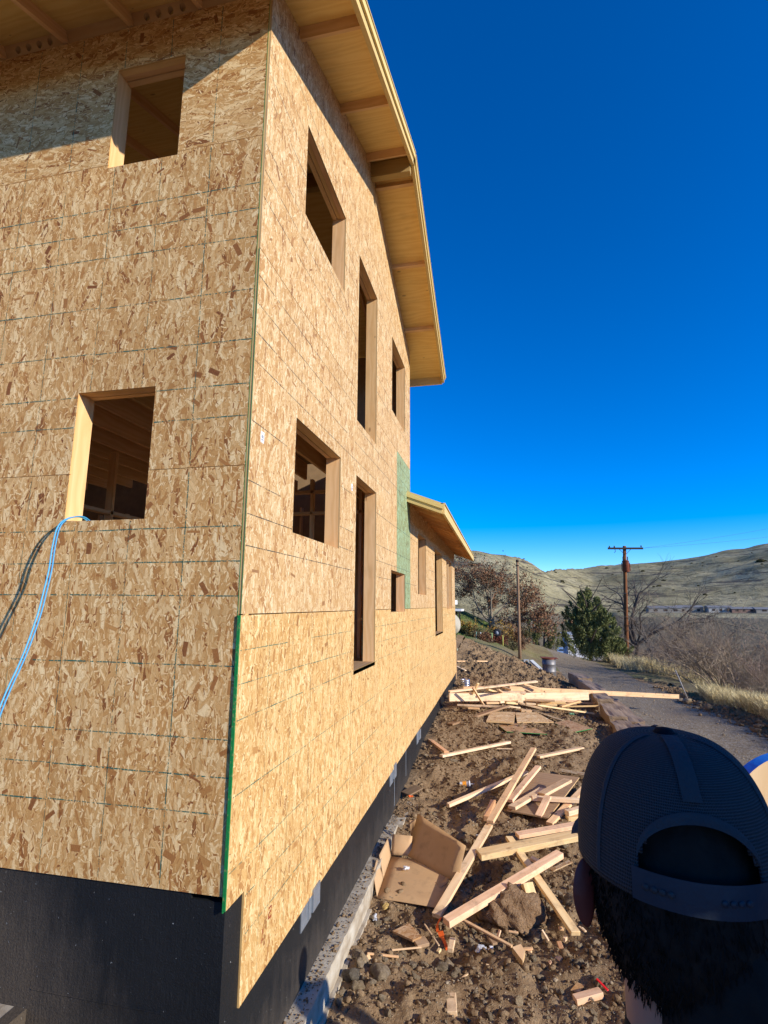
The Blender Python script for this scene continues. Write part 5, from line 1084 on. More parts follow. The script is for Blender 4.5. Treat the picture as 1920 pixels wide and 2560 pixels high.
while n < 150:
    y = rs.uniform(38, 130); x = rs.uniform(-2, 95)
    if road_d(np.array([x]), np.array([y]))[0] < 1.2 or x/(y+3) > .62 or (x < 6 and y < 60) or (8 < x < 17 and y > 55 and y < 104 and x < 9+(y-55)*.09): continue
    s = rs.uniform(.8, 1.7); o = obj('bare_shrub', SHS[n % 4], None, (x, y, gh(x, y)-.1), (0, 0, rs.random()*6.28)); o.scale = (s*1.3, s*1.3, s*rs.uniform(.7, 1.1)); f = rs.uniform(.75, 1.2); o.color = (f, f*.97, f*.92, 1)
    tag(o, 'distant leafless shrub on the valley slope beyond the road', 'shrub', 'distant leafless shrubs in the valley'); n += 1
# bare tree by the reddish pole
def bare_tree(name, base, lab, main, mat=M_BARK, seed=1):
    root = empty(name, base, lab, 'tree'); rs = np.random.default_rng(seed); V = []; F = []
    Vt = []; Ft = []; twig_geo(rs, (0, 0, -.2), main['d'], main['L'], main['r'], 0, (0,), 0, 5, 0, .01, Vt, Ft, None, .06); obj('trunk', npmesh('trunk', np.vstack(Vt), np.vstack(Ft), mat, True), root)
    for (p, d, L, r) in main['limbs']: twig_geo(rs, p, d, L, r, 3, main.get('kids', (5, 4, 4)), .75, 6, main.get('grav', -.015), .011, V, F, None, .13)
    obj('crown', npmesh('crown', np.vstack(V), np.vstack(F), mat), root); return root
b0 = (11.45, 42.04, gh(11.45, 42.04))
bare_tree('bare_tree', b0, 'leafless tree with long drooping branches behind the reddish pole', dict(d=(-.02, 0, 1), L=2.3, r=.24, limbs=[((-.03, 0, 1.95), (-.30, 0, 1.0), 3.6, .16), ((0, 0, 2.0), (.22, .1, 1.0), 4.0, .15), ((.05, 0, 1.8), (.75, 0, .9), 4.0, .14), ((0, .1, 2.0), (-.1, .5, 1.0), 3.6, .11), ((.0, -.1, 1.7), (.5, -.5, .8), 3.0, .09), ((-.05, 0, 1.7), (-.8, -.2, .5), 2.0, .06)], grav=-.03), seed=3)
b1 = (12.1, 40.04, gh(12.1, 40.04))
bare_tree('bare_tree', b1, 'leafless tree with thick limbs leaning right beside the reddish pole', dict(d=(.35, 0, .8), L=1.2, r=.2, limbs=[((.35, 0, .75), (.9, 0, .75), 3.6, .15), ((.3, 0, .7), (.6, .3, .9), 3.0, .11), ((.3, 0, .5), (1, -.2, .25), 2.6, .08), ((.1, 0, .4), (-.2, .2, 1), 2.4, .08)]), seed=9)
# rusty-leaved tree on the left bank
def m_leaf(name, cols):
    k = NT(name, .8, .15); p = k.pos(); a = k.n('TexWhiteNoise', out=0, Vector=k.vm('SNAP', p, (.06, .06, .06))); c = k.ramp(k.noise(p, 3.5, 3), [(.3, cols[0]), (.5, cols[1]), (.7, cols[2])]); f = k.math('MULTIPLY_ADD', a, .8, .6)
    k.col(k.tint(k.mix(1.0, c, k.n('CombineColor', i0=f, i1=f, i2=f), 'MULTIPLY'))); return k.m
M_RLEAF = m_leaf('russet_leaves', ((.15, .065, .035), (.22, .11, .055), (.17, .12, .085))); M_JUN = m_leaf('juniper_scales', ((.10, .115, .036), (.165, .18, .062), (.25, .245, .10))); M_REDB = m_leaf('dark_red_leaves', ((.10, .03, .02), (.17, .05, .03), (.12, .05, .03))); M_YEL = m_leaf('yellow_leaves', ((.25, .13, .03), (.36, .21, .04), (.20, .16, .05))); M_OLIVE = m_leaf('olive_brush', ((.08, .075, .03), (.13, .12, .05), (.18, .15, .08)))
def leaf_cloud(P, D, rs, size, jit, mat, name):
    N = len(P); P = P+rs.normal(0, jit, (N, 3)); a = rs.normal(0, 1, (N, 3)); a /= np.linalg.norm(a, axis=1)[:, None]; b = np.cross(a, rs.normal(0, 1, (N, 3))); b /= np.linalg.norm(b, axis=1)[:, None]; s = size*rs.uniform(.6, 1.4, N)[:, None]
    V = np.stack([P-a*s, P+b*s*.55, P+a*s, P-b*s*.55], 1).reshape(-1, 3); return npmesh(name, V, np.arange(4*N).reshape(N, 4), mat)
def leafy_tree(name, base, lab, limbs, trunk, leafmat, seed, leaves, size, cat='tree', group=None, barkmat=None, kids=(5, 5, 4), grav=0.0):
    root = empty(name, base, lab, cat, group); rs = np.random.default_rng(seed); V = []; F = []; tips = []
    Vt = []; Ft = []; twig_geo(rs, (0, 0, -.2), trunk[0], trunk[1], trunk[2], 0, (0,), 0, 5, 0, .01, Vt, Ft, None, .06); obj('trunk', npmesh('trunk', np.vstack(Vt), np.vstack(Ft), barkmat or M_BARK, True), root)
    for (p, d, L, r) in limbs: twig_geo(rs, p, d, L, r, 3, kids, .8, 5, grav, .006, V, F, tips, .15)
    cr = obj('crown', npmesh('crown', np.vstack(V), np.vstack(F), barkmat or M_TWIG), root); T = np.array([t[0] for t in tips]); T = T[rs.integers(0, len(T), leaves)]
    obj('leaves', leaf_cloud(T, None, rs, size, .10, leafmat, 'leaves'), cr); return root
b2 = (.73, 35.04, gh(.73, 35.04))
leafy_tree('russet_tree', b2, 'russet leaved tree on the bank beyond the house wing', [((-.0, 0, .5), (-.35, 0, 1), 2.9, .10), ((.05, 0, .5), (.05, .2, 1), 3.1, .10), ((.1, 0, .4), (.6, .1, .9), 3.0, .09), ((.1, 0, .3), (1, 0, .5), 2.6, .08), ((0, 0, .4), (-.9, .1, .8), 2.8, .08), ((0, -.1, .5), (.2, -.6, .8), 2.4, .07), ((0, 0, .3), (.9, -.2, .15), 2.2, .06)], ((0, 0, 1), .9, .14), M_RLEAF, 12, 16000, .062)
for x, y, s, lm, lab, nm, sd in ((1.25, 30.0, .62, M_REDB, 'round dark red shrub on the bank left of the short pole', 'red_shrub', 31), (-.2, 30.0, .75, M_OLIVE, 'brown scrubby shrub on the bank beside the house corner', 'brush_shrub', 32), (-.5, 31.5, .95, M_YEL, 'yellow orange leaved bush by the porch posts', 'yellow_bush', 33), (1.9, 31.5, .8, M_OLIVE, 'olive shrub behind the short pole', 'brush_shrub', 34), (.5, 28.5, .6, M_RLEAF, 'low russet brush under the russet tree', 'brush_shrub', 35), (2.2, 34.0, 1.3, M_RLEAF, 'russet brush thicket right of the russet tree', 'brush_shrub', 36), (1.3, 33, 1.1, M_YEL, 'yellowish brush below the russet tree', 'brush_shrub', 37), (3.0, 38.0, 1.1, M_OLIVE, 'dark green low bush beside the road behind the short pole', 'brush_shrub', 38), (2.7, 33.5, 1.0, M_RLEAF, 'tall russet brush just behind the short pole', 'brush_shrub', 39)):
    root = empty(nm, (x, y, gh(x, y)), lab, 'shrub'); rs = np.random.default_rng(sd); V = []; F = []; tips = []
    for i in range(8): a = rs.random()*6.28; e = rs.uniform(.2, .9); twig_geo(rs, (0, 0, -.05), (math.cos(a)*e, math.sin(a)*e, 1), s*rs.uniform(.5, .75), .02, 2, (5, 4), .8, 4, 0, .006, V, F, tips, .15)
    st = obj('stems', npmesh('stems', np.vstack(V), np.vstack(F), M_TWIGR), root); T = np.array([t[0] for t in tips]); T = T[rs.integers(0, len(T), 1800)]; obj('leaves', leaf_cloud(T, None, rs, .03+.012*s, .06, lm, 'leaves'), st)
# junipers: upswept sprays of fine foliage
def juniper(name, base, Hh, Rr, lab, seed, n=150, asym=0.0, skirt=None):
    root = empty(name, base, lab, 'tree', 'juniper trees'); rs = np.random.default_rng(seed); Vt = []; Ft = []; twig_geo(rs, (0, 0, -.2), (0, 0, 1), Hh*.85, .16, 1, (14,), 1.2, 6, 0, .02, Vt, Ft, None, .05); obj('trunk', npmesh('trunk', np.vstack(Vt), np.vstack(Ft), M_BARK, True), root)
    Vs = []; P0 = []; AX = []; SZ = []
    lobes = [(0, 0, .45, .62, .50), (-.55, .1, .42, .5, .36), (.55, -.1, .36, .5, .33), (.1, .3, .30, .6, .30), (-.25, -.3, .55, .4, .26), (.25, -.2, .62, .3, .22), (-.05, 0, .80, .18, .17), (.75, 0, .22, .4, .20), (-.75, -.1, .25, .4, .20)]
    for i in range(n):
        L = lobes[rs.choice(len(lobes), p=np.array([5, 3, 3, 2, 2, 2, 1.5, 1.5, 1.5])/21.5)]; a = rs.random()*6.28; e = rs.uniform(-.9, 1.0); rr = math.sqrt(1-e*e)*rs.uniform(.55, 1.0); px, py, pz = math.cos(a)*rr*L[3], math.sin(a)*rr*L[3], e*L[4]
        P0.append(((L[0]+px)*Rr*1.15, (L[1]+py)*Rr, (L[2]+pz)*Hh)); AX.append(((L[0]+px)*.5, (L[1]+py)*.5, .9)); SZ.append(rs.uniform(.4, .8)*(1.1-.35*(L[2]+pz))*Hh/5)
    for i in range(3): P0.append((rs.normal(0, .05), rs.normal(0, .05), Hh*(.86+.05*i))); AX.append((0, 0, 1)); SZ.append(.45*Hh/5)
    for q in (skirt or []): P0.append(q[:3]); AX.append((q[0]*.3, q[1]*.3, .8)); SZ.append(q[3])
    for p, ax, sz in zip(P0, AX, SZ):
        m = 240; ax = np.array(ax)/np.linalg.norm(ax); q = rs.normal(0, 1, (m, 3))*np.array([.26, .26, .26])*sz; along = rs.random(m)**.7; q = q*(1-.75*along)[:, None]+ax*(along*sz*1.2)[:, None]+np.array(p); d = ax+rs.normal(0, .6, (m, 3)); d /= np.linalg.norm(d, axis=1)[:, None]
        s = .095*rs.uniform(.6, 1.3, m)[:, None]*(Hh/5); w = np.cross(d, rs.normal(0, 1, (m, 3))); w /= np.linalg.norm(w, axis=1)[:, None]; Vs.append(np.stack([q-w*s*.32, q+w*s*.32, q+d*s*1.5], 1).reshape(-1, 3))
    V = np.vstack(Vs); obj('crown', npmesh('crown', V, np.arange(len(V)).reshape(-1, 3), M_JUN), root); return root
juniper('juniper', (7.62, 38.04, gh(7.62, 38.04)), 4.7, 1.5, 'large dark green juniper at the right of the road left of the reddish pole', 5, 210, .1, [(rs_x, -.3+.5*rs_y, .35+.5*rs_z, .55) for rs_x, rs_y, rs_z in np.random.default_rng(2).random((34, 3))*np.array([3.0, 1, 1])-np.array([.6, 0, 0])])
juniper('juniper', (6.85, 72.0, gh(6.85, 72.0)), 5.6, 1.7, 'smaller distant juniper beside the bend of the road', 6, 90)
# dry grass along the verge
def grass(name, xs, ys, hh, mat, lab, seed, lean=.28, wid=.004):
    rs = np.random.default_rng(seed); N = len(xs); z = H(xs, ys)+np.where((xs > NEAR[0]) & (xs < NEAR[1]) & (ys > NEAR[2]) & (ys < NEAR[3]), rough_near(xs, ys), rough_mid(xs, ys))-.03; a = rs.random(N)*6.28; l = rs.normal(0, lean, (N, 2))+np.array([-.10, .0]); h = hh*rs.uniform(.5, 1.15, N); w = np.stack([np.cos(a), np.sin(a)], -1)*wid*(1+ys[:, None]*.045)
    B = np.stack([xs, ys], -1); M_ = B+l*h[:, None]*.35; T_ = B+l*h[:, None]
    V = np.concatenate([np.c_[B-w, z][:, None], np.c_[B+w, z][:, None], np.c_[M_+w*.8, z+h*.6][:, None], np.c_[M_-w*.8, z+h*.6][:, None], np.c_[T_, z+h*.97][:, None]], 1).reshape(-1, 3); i = np.arange(N)[:, None]*5
    F = np.concatenate([i+np.array([[0, 1, 2]]), i+np.array([[0, 2, 3]]), i+np.array([[3, 2, 4]])], 0); return tag(obj(name, npmesh(name, V, F, mat)), lab, 'grass', kind='stuff')
M_STRAW = m_leaf('straw', ((.52, .41, .20), (.66, .54, .29), (.74, .63, .37))); M_GREENG = m_leaf('short_green_grass', ((.08, .13, .03), (.13, .19, .05), (.24, .22, .09)))
rs = np.random.default_rng(91); N = 20000; ys = 7.5+10.5*rs.random(N)**1.1; ed = np.interp(ys, ROAD[:, 1], ROAD[:, 0]+ROAD[:, 2]); xs = ed+.75+np.abs(rs.normal(0, .75, N)); c = vnoise(xs*1.6, ys*1.6) > -.16; grass('dry_grass', xs[c], ys[c], .58, M_STRAW, 'tall straw coloured dry grass along the right road edge', 92)
N = 12000; ys = rs.uniform(26, 42, N); xs = np.interp(ys, ROAD[:, 1], ROAD[:, 0]+ROAD[:, 2])+.9+np.abs(rs.normal(.9, 1.5, N)); c = vnoise(xs*.8, ys*.8) > -.02; grass('dry_grass', xs[c], ys[c], .85, M_STRAW, 'dry grass clump around the foot of the reddish pole', 93)
N = 14000; ys = rs.uniform(20.5, 36, N); xs = rs.uniform(-4.5, 2.3, N); c = bank(xs, ys) & (vnoise(xs*1.2, ys*1.2) > -.25); grass('bank_grass', xs[c], ys[c], .14, M_GREENG, 'short green and brown grass on the left bank', 94, .4, .006)
# ---- things on the left bank
M_WHITE = m_plain('white_paint', (.72, .72, .74), .6, nz=.08)
PO = empty('porch', (-1.6, 33.0, gh(-1.6, 33.0)), 'white edged porch roof on dark posts seen past the house wing', 'porch'); zz = -.32-PO.location.z
for nm, a, b, w, t, mt in (('roof_slab', (-2.2, 0, zz+.06), (.62, 0, zz+.0), 2.4, .13, M_WHITE), ('upper_fascia', (-2.2, .3, zz+.55), (.18, .3, zz+.50), 2.0, .28, M_WHITE), ('post', (.50, -1.0, -.3), (.47, -1.0, zz), .10, .10, M_DARKW), ('post', (.1, -1.0, -.3), (.1, -1.0, zz), .10, .10, M_DARKW), ('wall', (-2.2, 1.0, zz*.5), (.2, 1.0, zz*.5), .1, zz, M_DARKW)):
    o = beam(nm, mt, a, b, w, t, None, (0, 0, 1) if nm not in ('post',) else (0, 1, 0)); o.parent = PO
o = obj('boulder', rock_mesh('pale_boulder', 3, 71, .12, 1.0, m_plain('pale_beige_stone', (.40, .36, .28), .9, nz=.15, scale=3)), None, (-.98, 24.0, gh(-.98, 24.0)+.38)); o.scale = (.52, .5, .58); tag(o, 'pale beige rounded boulder beside the far house corner', 'boulder')
for i, (x, y, h, c) in enumerate(((.05, 29.0, .55, (.25, .5, .42)), (.30, 29.0, .6, (.5, .55, .55)), (.95, 28.6, .5, (.22, .40, .16)), (1.55, 28.4, .6, (.45, .42, .1)))):
    tag(tube('fence_post', [(x, y, gh(x, y)-.1), (x, y, gh(x, y)+h)], .03, m_plain('post_paint', c, .6), None, 8), ('teal post', 'grey post', 'green post', 'yellow post')[i]+' standing in the brush of the left bank', 'post')
WH = empty('wheel', (1.25, 29.2, gh(1.25, 29.2)+.62), 'dark wheel with pale hub leaning in the brush of the left bank', 'wheel'); WH.rotation_euler = (rad(90), 0, 0)
lathe('tyre', [(.12, -.05), (.21, -.06), (.235, 0), (.21, .06), (.12, .05)], m_plain('rubber', (.02, .02, .022), .8), WH, 24); lathe('hub', [(.0, .03), (.12, .03), (.125, -.03), (0, -.03)], m_plain('pale_hub', (.4, .42, .44), .5), WH, 20)
# ---- parked car far down the road, seen from behind
def car():
    g = gh(11.75, 97.0); C_ = empty('parked_car', (11.75, 97.0, g), 'pale blue car parked far down the road, seen from behind', 'car'); M_C = m_plain('pale_blue_paint', (.30, .42, .60), .25, .6, .2, .05); M_G = m_plain('dark_glass', (.03, .06, .10), .1, .8); M_T = m_plain('tyre_rubber', (.02, .02, .02), .8)
    prof = [(-2.2, .45), (-2.25, .95), (-2.1, 1.05), (-1.75, 1.62), (-1.3, 1.74), (.5, 1.72), (1.0, 1.2), (2.1, 1.05), (2.25, .8), (2.2, .42)]
    V = []; F = []; n = len(prof)
    for s in (-1, 1):
        for y, z in prof: k = .96 if z < 1.1 else .80; V.append((s*k, y, z))
    for i in range(n): j = (i+1) % n; F.append((i, j, n+j, n+i))
    F.append(tuple(range(n))[::-1]); F.append(tuple(range(n, 2*n))); obj('body', mkmesh('body', V, F, M_C), C_)
    for nm, a, b, w, t, mt in (('rear_window', (-.62, -1.97, 1.36), (.62, -1.97, 1.36), .03, .40, M_G), ('tail_light', (-.93, -2.27, .92), (-.70, -2.27, .92), .04, .16, M_REDP), ('tail_light', (.70, -2.27, .92), (.93, -2.27, .92), .04, .16, M_REDP), ('bumper', (-.95, -2.29, .58), (.95, -2.29, .58), .10, .20, M_C), ('number_plate', (-.22, -2.30, .80), (.22, -2.30, .80), .02, .12, M_WHITE)):
        o = beam(nm, mt, a, b, w, t, None, (0, 0, 1)); o.parent = C_
    for x in (-.82, .82):
        for y in (-1.35, 1.35): w = lathe('wheel', [(.0, -.1), (.33, -.1), (.35, -.05), (.35, .05), (.33, .1), (0, .1)], M_T, C_, 16, (x, y, .35)); w.rotation_euler = (0, rad(90), 0)
    C_.rotation_euler = (0, 0, rad(-4))
car()
SH_ = empty('white_shed', (11.2, 64.0, gh(11.2, 64.0)), 'white sided shed half hidden behind the large juniper', 'shed')
for k in range(9): o = beam('siding_panel', M_WHITE, (-2.2, -.5+k*.62, .0), (-2.2, -.5+k*.62, 2.6), .58, .05, None, (1, 0, 0), (.9, .93, 1, 1)); o.parent = SH_
for k in range(7): o = beam('siding_panel', M_WHITE, (-2.0+k*.62, -.85, 0), (-2.0+k*.62, -.85, 2.6), .05, .58, None, (1, 0, 0), (1, 1, 1, 1)); o.parent = SH_
o = beam('roof', M_SLAB, (-2.5, 2.2, 2.72), (2.4, 2.2, 2.9), 6.4, .1, None, (0, 0, 1)); o.parent = SH_
# ---- far houses on the terrace and bushes on the hills
M_FROOF = m_plain('far_roof', (.20, .195, .19), .6); M_FW = m_plain('far_wall', (.25, .23, .20), .7); M_FB = m_plain('far_brown', (.22, .13, .10), .7)
for i, (x, y, L, h, w, mw, mr, lab) in enumerate(((70, 250, 13, 2.2, 5, M_FW, M_FROOF, 'pale long far house left on the terrace'), (80.5, 252, 10, 2.4, 5, M_FW, M_FROOF, 'pale roofed far house on the terrace'), (91, 249, 9, 2.2, 5, m_plain('far_pale', (.36, .35, .33), .7), M_FROOF, 'pale far trailer on the terrace'), (99, 247, 9, 1.8, 5, M_FB, M_FROOF, 'brown far shed on the terrace'), (110, 246, 14, 1.6, 5, M_FW, M_FROOF, 'low grey far house right on the terrace'), (121, 244, 8, 2.0, 5, m_plain('far_green', (.25, .42, .12), .7), M_FROOF, 'green far shed at the right edge of the terrace'))):
    g = gh(x, y); R = empty('far_house', (x, y, g-.2), lab, 'house', 'far houses on the terrace'); m = MB(); m.quadbox((-L/2, -w/2, 0), (L, 0, 0), (0, w, 0), (0, 0, h)); m.build('wall', mw, R)
    m = MB(); P = [(-L/2-.3, -w/2-.3, h+.01), (L/2+.3, -w/2-.3, h+.01), (L/2+.3, 0, h+.9), (-L/2-.3, 0, h+.9), (-L/2-.3, w/2+.3, h+.01), (L/2+.3, w/2+.3, h+.01)]; m.face([P[0], P[1], P[2], P[3]]); m.face([P[3], P[2], P[5], P[4]]); m.face([P[0], P[3], P[4]]); m.face([P[1], P[5], P[2]]); m.face([P[0], P[4], P[5], P[1]]); m.build('roof', mr, R)
    for k in range(3): m = MB(); m.quadbox((-L/2+L*(.15+.3*k), -w/2-.06, .8), (L*.12, 0, 0), (0, .05, 0), (0, 0, .9)); m.build('window', M_DARKW, R)
BU = []
for i in range(3):
    rs = np.random.default_rng(300+i); q = rs.normal(0, 1, (420, 3)); q /= np.linalg.norm(q, axis=1)[:, None]; q *= rs.uniform(.55, 1.0, (420, 1)); q[:, 2] = np.abs(q[:, 2])*.8; BU.append(leaf_cloud(q, None, rs, .2, .05, M_OLIVE, 'bush_foliage'))
rs = np.random.default_rng(55); n = 0
while n < 70:
    a = rad(rs.uniform(-6, 27)); r = rs.uniform(200, 650); x, y = 1.5+r*math.sin(a), -3+r*math.cos(a); s = rs.uniform(.35, 1.0)*(1+r/500)*(2.0 if rs.random() < .12 else 1); o = obj('hill_bush', BU[n % 3], None, (x, y, gh(x, y)), (0, 0, rs.random()*6)); o.scale = (s, s, s*rs.uniform(.7, 1.1)); f = rs.uniform(.4, .9); o.color = (f, f, f, 1)
    tag(o, 'small dark bush dotted on the dry hillside', 'bush', 'bushes dotted on the hills'); n += 1
# ------------------------------------------------------------------ people
M_SKIN = m_plain('skin', (.42, .20, .13), .55, .4, 0, .12, 20); M_HAIR = m_plain('dark_hair', (.016, .012, .010), .8, .15, 0, .5, 60)
def m_cloth(name, c, sc=220):
    k = NT(name, .9, .15); p = k.obj(); a = k.noise(p, 5, 4); w = k.noise(p, sc, 2); f = k.math('MULTIPLY_ADD', a, .7, .6); k.col(k.mix(1.0, c, k.n('CombineColor', i0=f, i1=f, i2=f), 'MULTIPLY')); k.bump(k.math('ADD', k.math('MULTIPLY', k.noise(p, 9, 3), 1.5), k.math('MULTIPLY', w, .2)), .5, .02); return k.m
def m_cap():
    k = NT('cap_mesh', .85, .2); P = k.uv(); s = k.n('SeparateXYZ', out=None, i0=P)
    u = k.math('ADD', k.math('MULTIPLY', s.outputs[0], 1800.), k.math('MULTIPLY', s.outputs[1], 1250.)); v = k.math('SUBTRACT', k.math('MULTIPLY', s.outputs[0], 1800.), k.math('MULTIPLY', s.outputs[1], 1250.))
    h = k.math('MULTIPLY', k.math('SINE', k.math('MULTIPLY', u, 1.0)), k.math('SINE', k.math('MULTIPLY', v, 1.0))); ht = k.math('GREATER_THAN', h, .15)
    k.col(k.mix(ht, (.050, .050, .056), (.016, .016, .018))); k.bump(h, .6, .001); return k.m
def body(name, root, hgt, mats, arms=((.06, .10), (.06, .10)), drop=0.0, lean=0.0, shw=.185, shr=.068):
    """one skinned figure, faces +Y, feet at z=0; arms: (outward, forward) reach of the wrist"""
    s = hgt/1.75; V = []; Ed = []; Rr = []
    def v(p, rx, ry=None, par=None):
        p = (p[0], p[1]+max(0, p[2]-.93)*lean, p[2]); V.append(Vector(p)*s); Rr.append((rx*s, (ry or rx)*s)); i = len(V)-1
        if par is not None: Ed.append((par, i))
        return i
    pel = v((0, 0, .93), .155, .115); sp = v((0, .0, 1.12), .145, .11, pel); ch = v((0, -.01, 1.30-drop*.7), .165, .12, sp); up = v((0, -.015, 1.42-drop), .12-drop*.4, .085, ch)
    nk = v((0, -.01, 1.49), .058, .06, up); hd0 = v((0, .01, 1.565), .068, .078, nk); hd1 = v((0, .005, 1.64), .077, .095, hd0); v((0, .0, 1.705), .062, .075, hd1)
    ns = v((0, .10, 1.605), .012, .014, hd0)
    for sd in (-1, 1):
        o_, f_ = arms[0 if sd < 0 else 1]
        sh = v((sd*shw, -.01, 1.40-drop*1.3), shr, shr, up); el = v((sd*(shw+.055+o_*.5), -.02+f_*.3, 1.12), .046, .046, sh); o_ += shw-.185; wr = v((sd*(.25+o_), .02+f_, .88), .030, .032, el)
        pm = v((sd*(.255+o_), .03+f_, .80), .024, .040, wr)
        for k in range(4): a = v((sd*(.255+o_), .062-.021*k+f_, .745), .0092, .0092, pm); b = v((sd*(.25+o_), .062-.021*k+f_+.004, .712-.006*(k in (1, 2))), .0085, .0085, a); v((sd*(.238+o_), .062-.021*k+f_+.006, .685-.008*(k in (1, 2))), .0075, .0075, b)
        a = v((sd*(.245+o_), .085+f_, .785), .0105, .0105, pm); v((sd*(.235+o_), .095+f_, .75), .009, .009, a)
        hp = v((sd*.095, 0, .86), .092, .098, pel); kn = v((sd*.11, .015, .48), .060, .062, hp); an = v((sd*.115, -.02, .10), .042, .044, kn); hl = v((sd*.115, -.03, .045), .040, .042, an); v((sd*.13, .13, .035), .038, .032, hl)
    me = bpy.data.meshes.new('fig'); me.from_pydata(V, Ed, []); o = bpy.data.objects.new('fig', me); COL.objects.link(o)
    md = o.modifiers.new('skin', 'SKIN'); md.use_smooth_shade = True
    sv = me.skin_vertices[0].data
    for i, r in enumerate(Rr): sv[i].radius = r
    sv[0].use_root = True; o.modifiers.new('sub', 'SUBSURF').levels = 2; o.modifiers[-1].render_levels = 2
    dg = bpy.context.evaluated_depsgraph_get(); m2 = bpy.data.meshes.new_from_object(o.evaluated_get(dg)); bpy.data.objects.remove(o); m2.name = name
    m2.materials.clear()
    for m in mats: m2.materials.append(m)
    mi = []
    for p in m2.polygons:
        c = p.center/s
        if c.z > 1.475: q = 0
        elif abs(c.x) > .2 and c.z < .865: q = 0
        elif c.z > .90 or abs(c.x) > .215: q = 1
        elif c.z > .12: q = 2
        else: q = 3
        mi.append(q)
    m2.polygons.foreach_set('material_index', np.array(mi, dtype=np.int32)); m2.polygons.foreach_set('use_smooth', np.ones(len(mi), dtype=bool)); return obj(name, m2, root)
M_JEAN = m_cloth('dark_denim', (.035, .045, .075)); M_BOOT = m_plain('brown_boot', (.09, .05, .03), .7)
def hair_shell(root, c, sx, sy, sz, zmin, mat, back=None, nf=2600, seed=1, flen=.018):
    """hair: a lumpy shell plus many short strands lying over it"""
    bm = bmesh.new(); bmesh.ops.create_icosphere(bm, subdivisions=5, radius=1.0); rs = np.random.default_rng(seed)
    for v in bm.verts:
        p = v.co.copy(); v.co = Vector((p.x*sx, p.y*sy, p.z*sz))*(1+.035*float(fbm(np.array([math.atan2(p.y, p.x)*9]), np.array([p.z*3]), 3)[0]))
    bmesh.ops.delete(bm, geom=[f for f in bm.faces if (f.calc_center_median().y > sy*.35 and f.calc_center_median().z < sz*.3)], context='FACES')
    me = bpy.data.meshes.new('hair'); bm.to_mesh(me); bm.free(); me.materials.append(mat); me.polygons.foreach_set('use_smooth', np.ones(len(me.polygons), dtype=bool)); h = obj('hair', me, root, c)
    V = []; F = []
    for i in range(nf):
        th = rs.uniform(-math.pi*1.08, .08*math.pi); zz = rs.uniform(zmin, .25); r = math.sqrt(max(.05, 1-zz*zz)); p = np.array([math.cos(th)*r*sx, math.sin(th)*r*sy, zz*sz]); n_ = np.array([math.cos(th), math.sin(th), zz*.4]); d = np.array([rs.normal(0, .25), rs.normal(0, .25), -1])+n_*rs.uniform(.0, .10); d /= np.linalg.norm(d); L = flen*rs.uniform(.6, 1.6); w = np.cross(d, n_); w = w/np.linalg.norm(w)*.0006; b = len(V); V += [p-w, p+w, p+d*L*.6+n_*.002, p+d*L]; F += [(b, b+1, b+2), (b+2, b+1, b+3)]
    obj('strands', npmesh('strands', V, F, mat), h); return h
# --- person with the cap: seen close from behind
CF = Vector((.254, .967, 0)); HX, HY = 1.692, -2.276
gp = gh(HX, HY) if False else float(H(np.array([HX]), np.array([HY]))[0]); RIMZ = -.268
P1 = empty('person', (HX, HY, gp), 'person seen from behind in a dark mesh back cap with an open strap', 'person'); P1.rotation_euler = (0, 0, math.atan2(-CF.x, CF.y)+rad(12))
hh = (RIMZ+.108-gp); body('body', P1, hh, (M_SKIN, m_cloth('black_jacket', (.012, .012, .014)), M_JEAN, M_BOOT), drop=.10); rz = RIMZ-gp
CAP = obj('cap', bpy.data.meshes.new('cap_root'), P1, (0, -.005, rz)) if False else empty('cap_tmp')
bpy.data.objects.remove(CAP)
def cap_pt(th, ph, e=0.0):
    a, b, hgt = .097+e, .113+e, .129+e; c = max(0.0, math.cos(ph))**.62; z = hgt*math.sin(ph)**.95 if ph > 0 else ph*.1; return Vector((a*c*math.cos(th), b*c*math.sin(th)*(1.0 if math.sin(th) < 0 else 1.02), z))
def arch(dt): return .030+.043*math.sqrt(max(0, 1-(dt/rad(32))**2)) if abs(dt) < rad(32) else -1
V = []; F = []; UVs = []; nT, nP = 144, 44; off = Vector((0, -.005, rz))
for i in range(nP+1):
    for j in range(nT): V.append(cap_pt(2*math.pi*j/nT, (math.pi/2)*i/nP)+off)
for i in range(nP):
    for j in range(nT):
        j2 = (j+1) % nT; c = (cap_pt(2*math.pi*(j+.5)/nT, (math.pi/2)*(i+.5)/nP)); th = 2*math.pi*(j+.5)/nT; dt = (th-1.5*math.pi)
        if abs(dt) < rad(32) and c.z < arch(dt): continue
        F.append((i*nT+j, i*nT+j2, (i+1)*nT+j2, (i+1)*nT+j))
        for a, b in ((i, j), (i, j+1), (i+1, j+1), (i+1, j)): UVs.append((b/nT*.62, a/nP*.17))
cap_me = mkmesh('cap', V, F, [m_cap()], UVs, True); CAP = obj('cap', cap_me, P1); so = CAP.modifiers.new('thick', 'SOLIDIFY'); so.thickness = .0022
M_CAPT = m_cloth('cap_tape', (.05, .05, .056)); M_STRAP = m_plain('cap_strap', (.018, .026, .040), .5, nz=.1)
def strip(nm, rows, mat, par):
    V = []; F = []
    for r in rows: V += list(r)
    k = len(rows[0])
    for i in range(len(rows)-1):
        for j in range(k-1): F.append((i*k+j, i*k+j+1, (i+1)*k+j+1, (i+1)*k+j))
    return obj(nm, mkmesh(nm, V, F, mat, None, True), par)
B_ = 1.5*math.pi
def ring_at(th, z, e=.0015):
    lo, hi = 0, math.pi/2
    for _ in range(30):
        mid = (lo+hi)/2
        if cap_pt(th, mid, e).z < z: lo = mid
        else: hi = mid
    return cap_pt(th, lo, e)+off
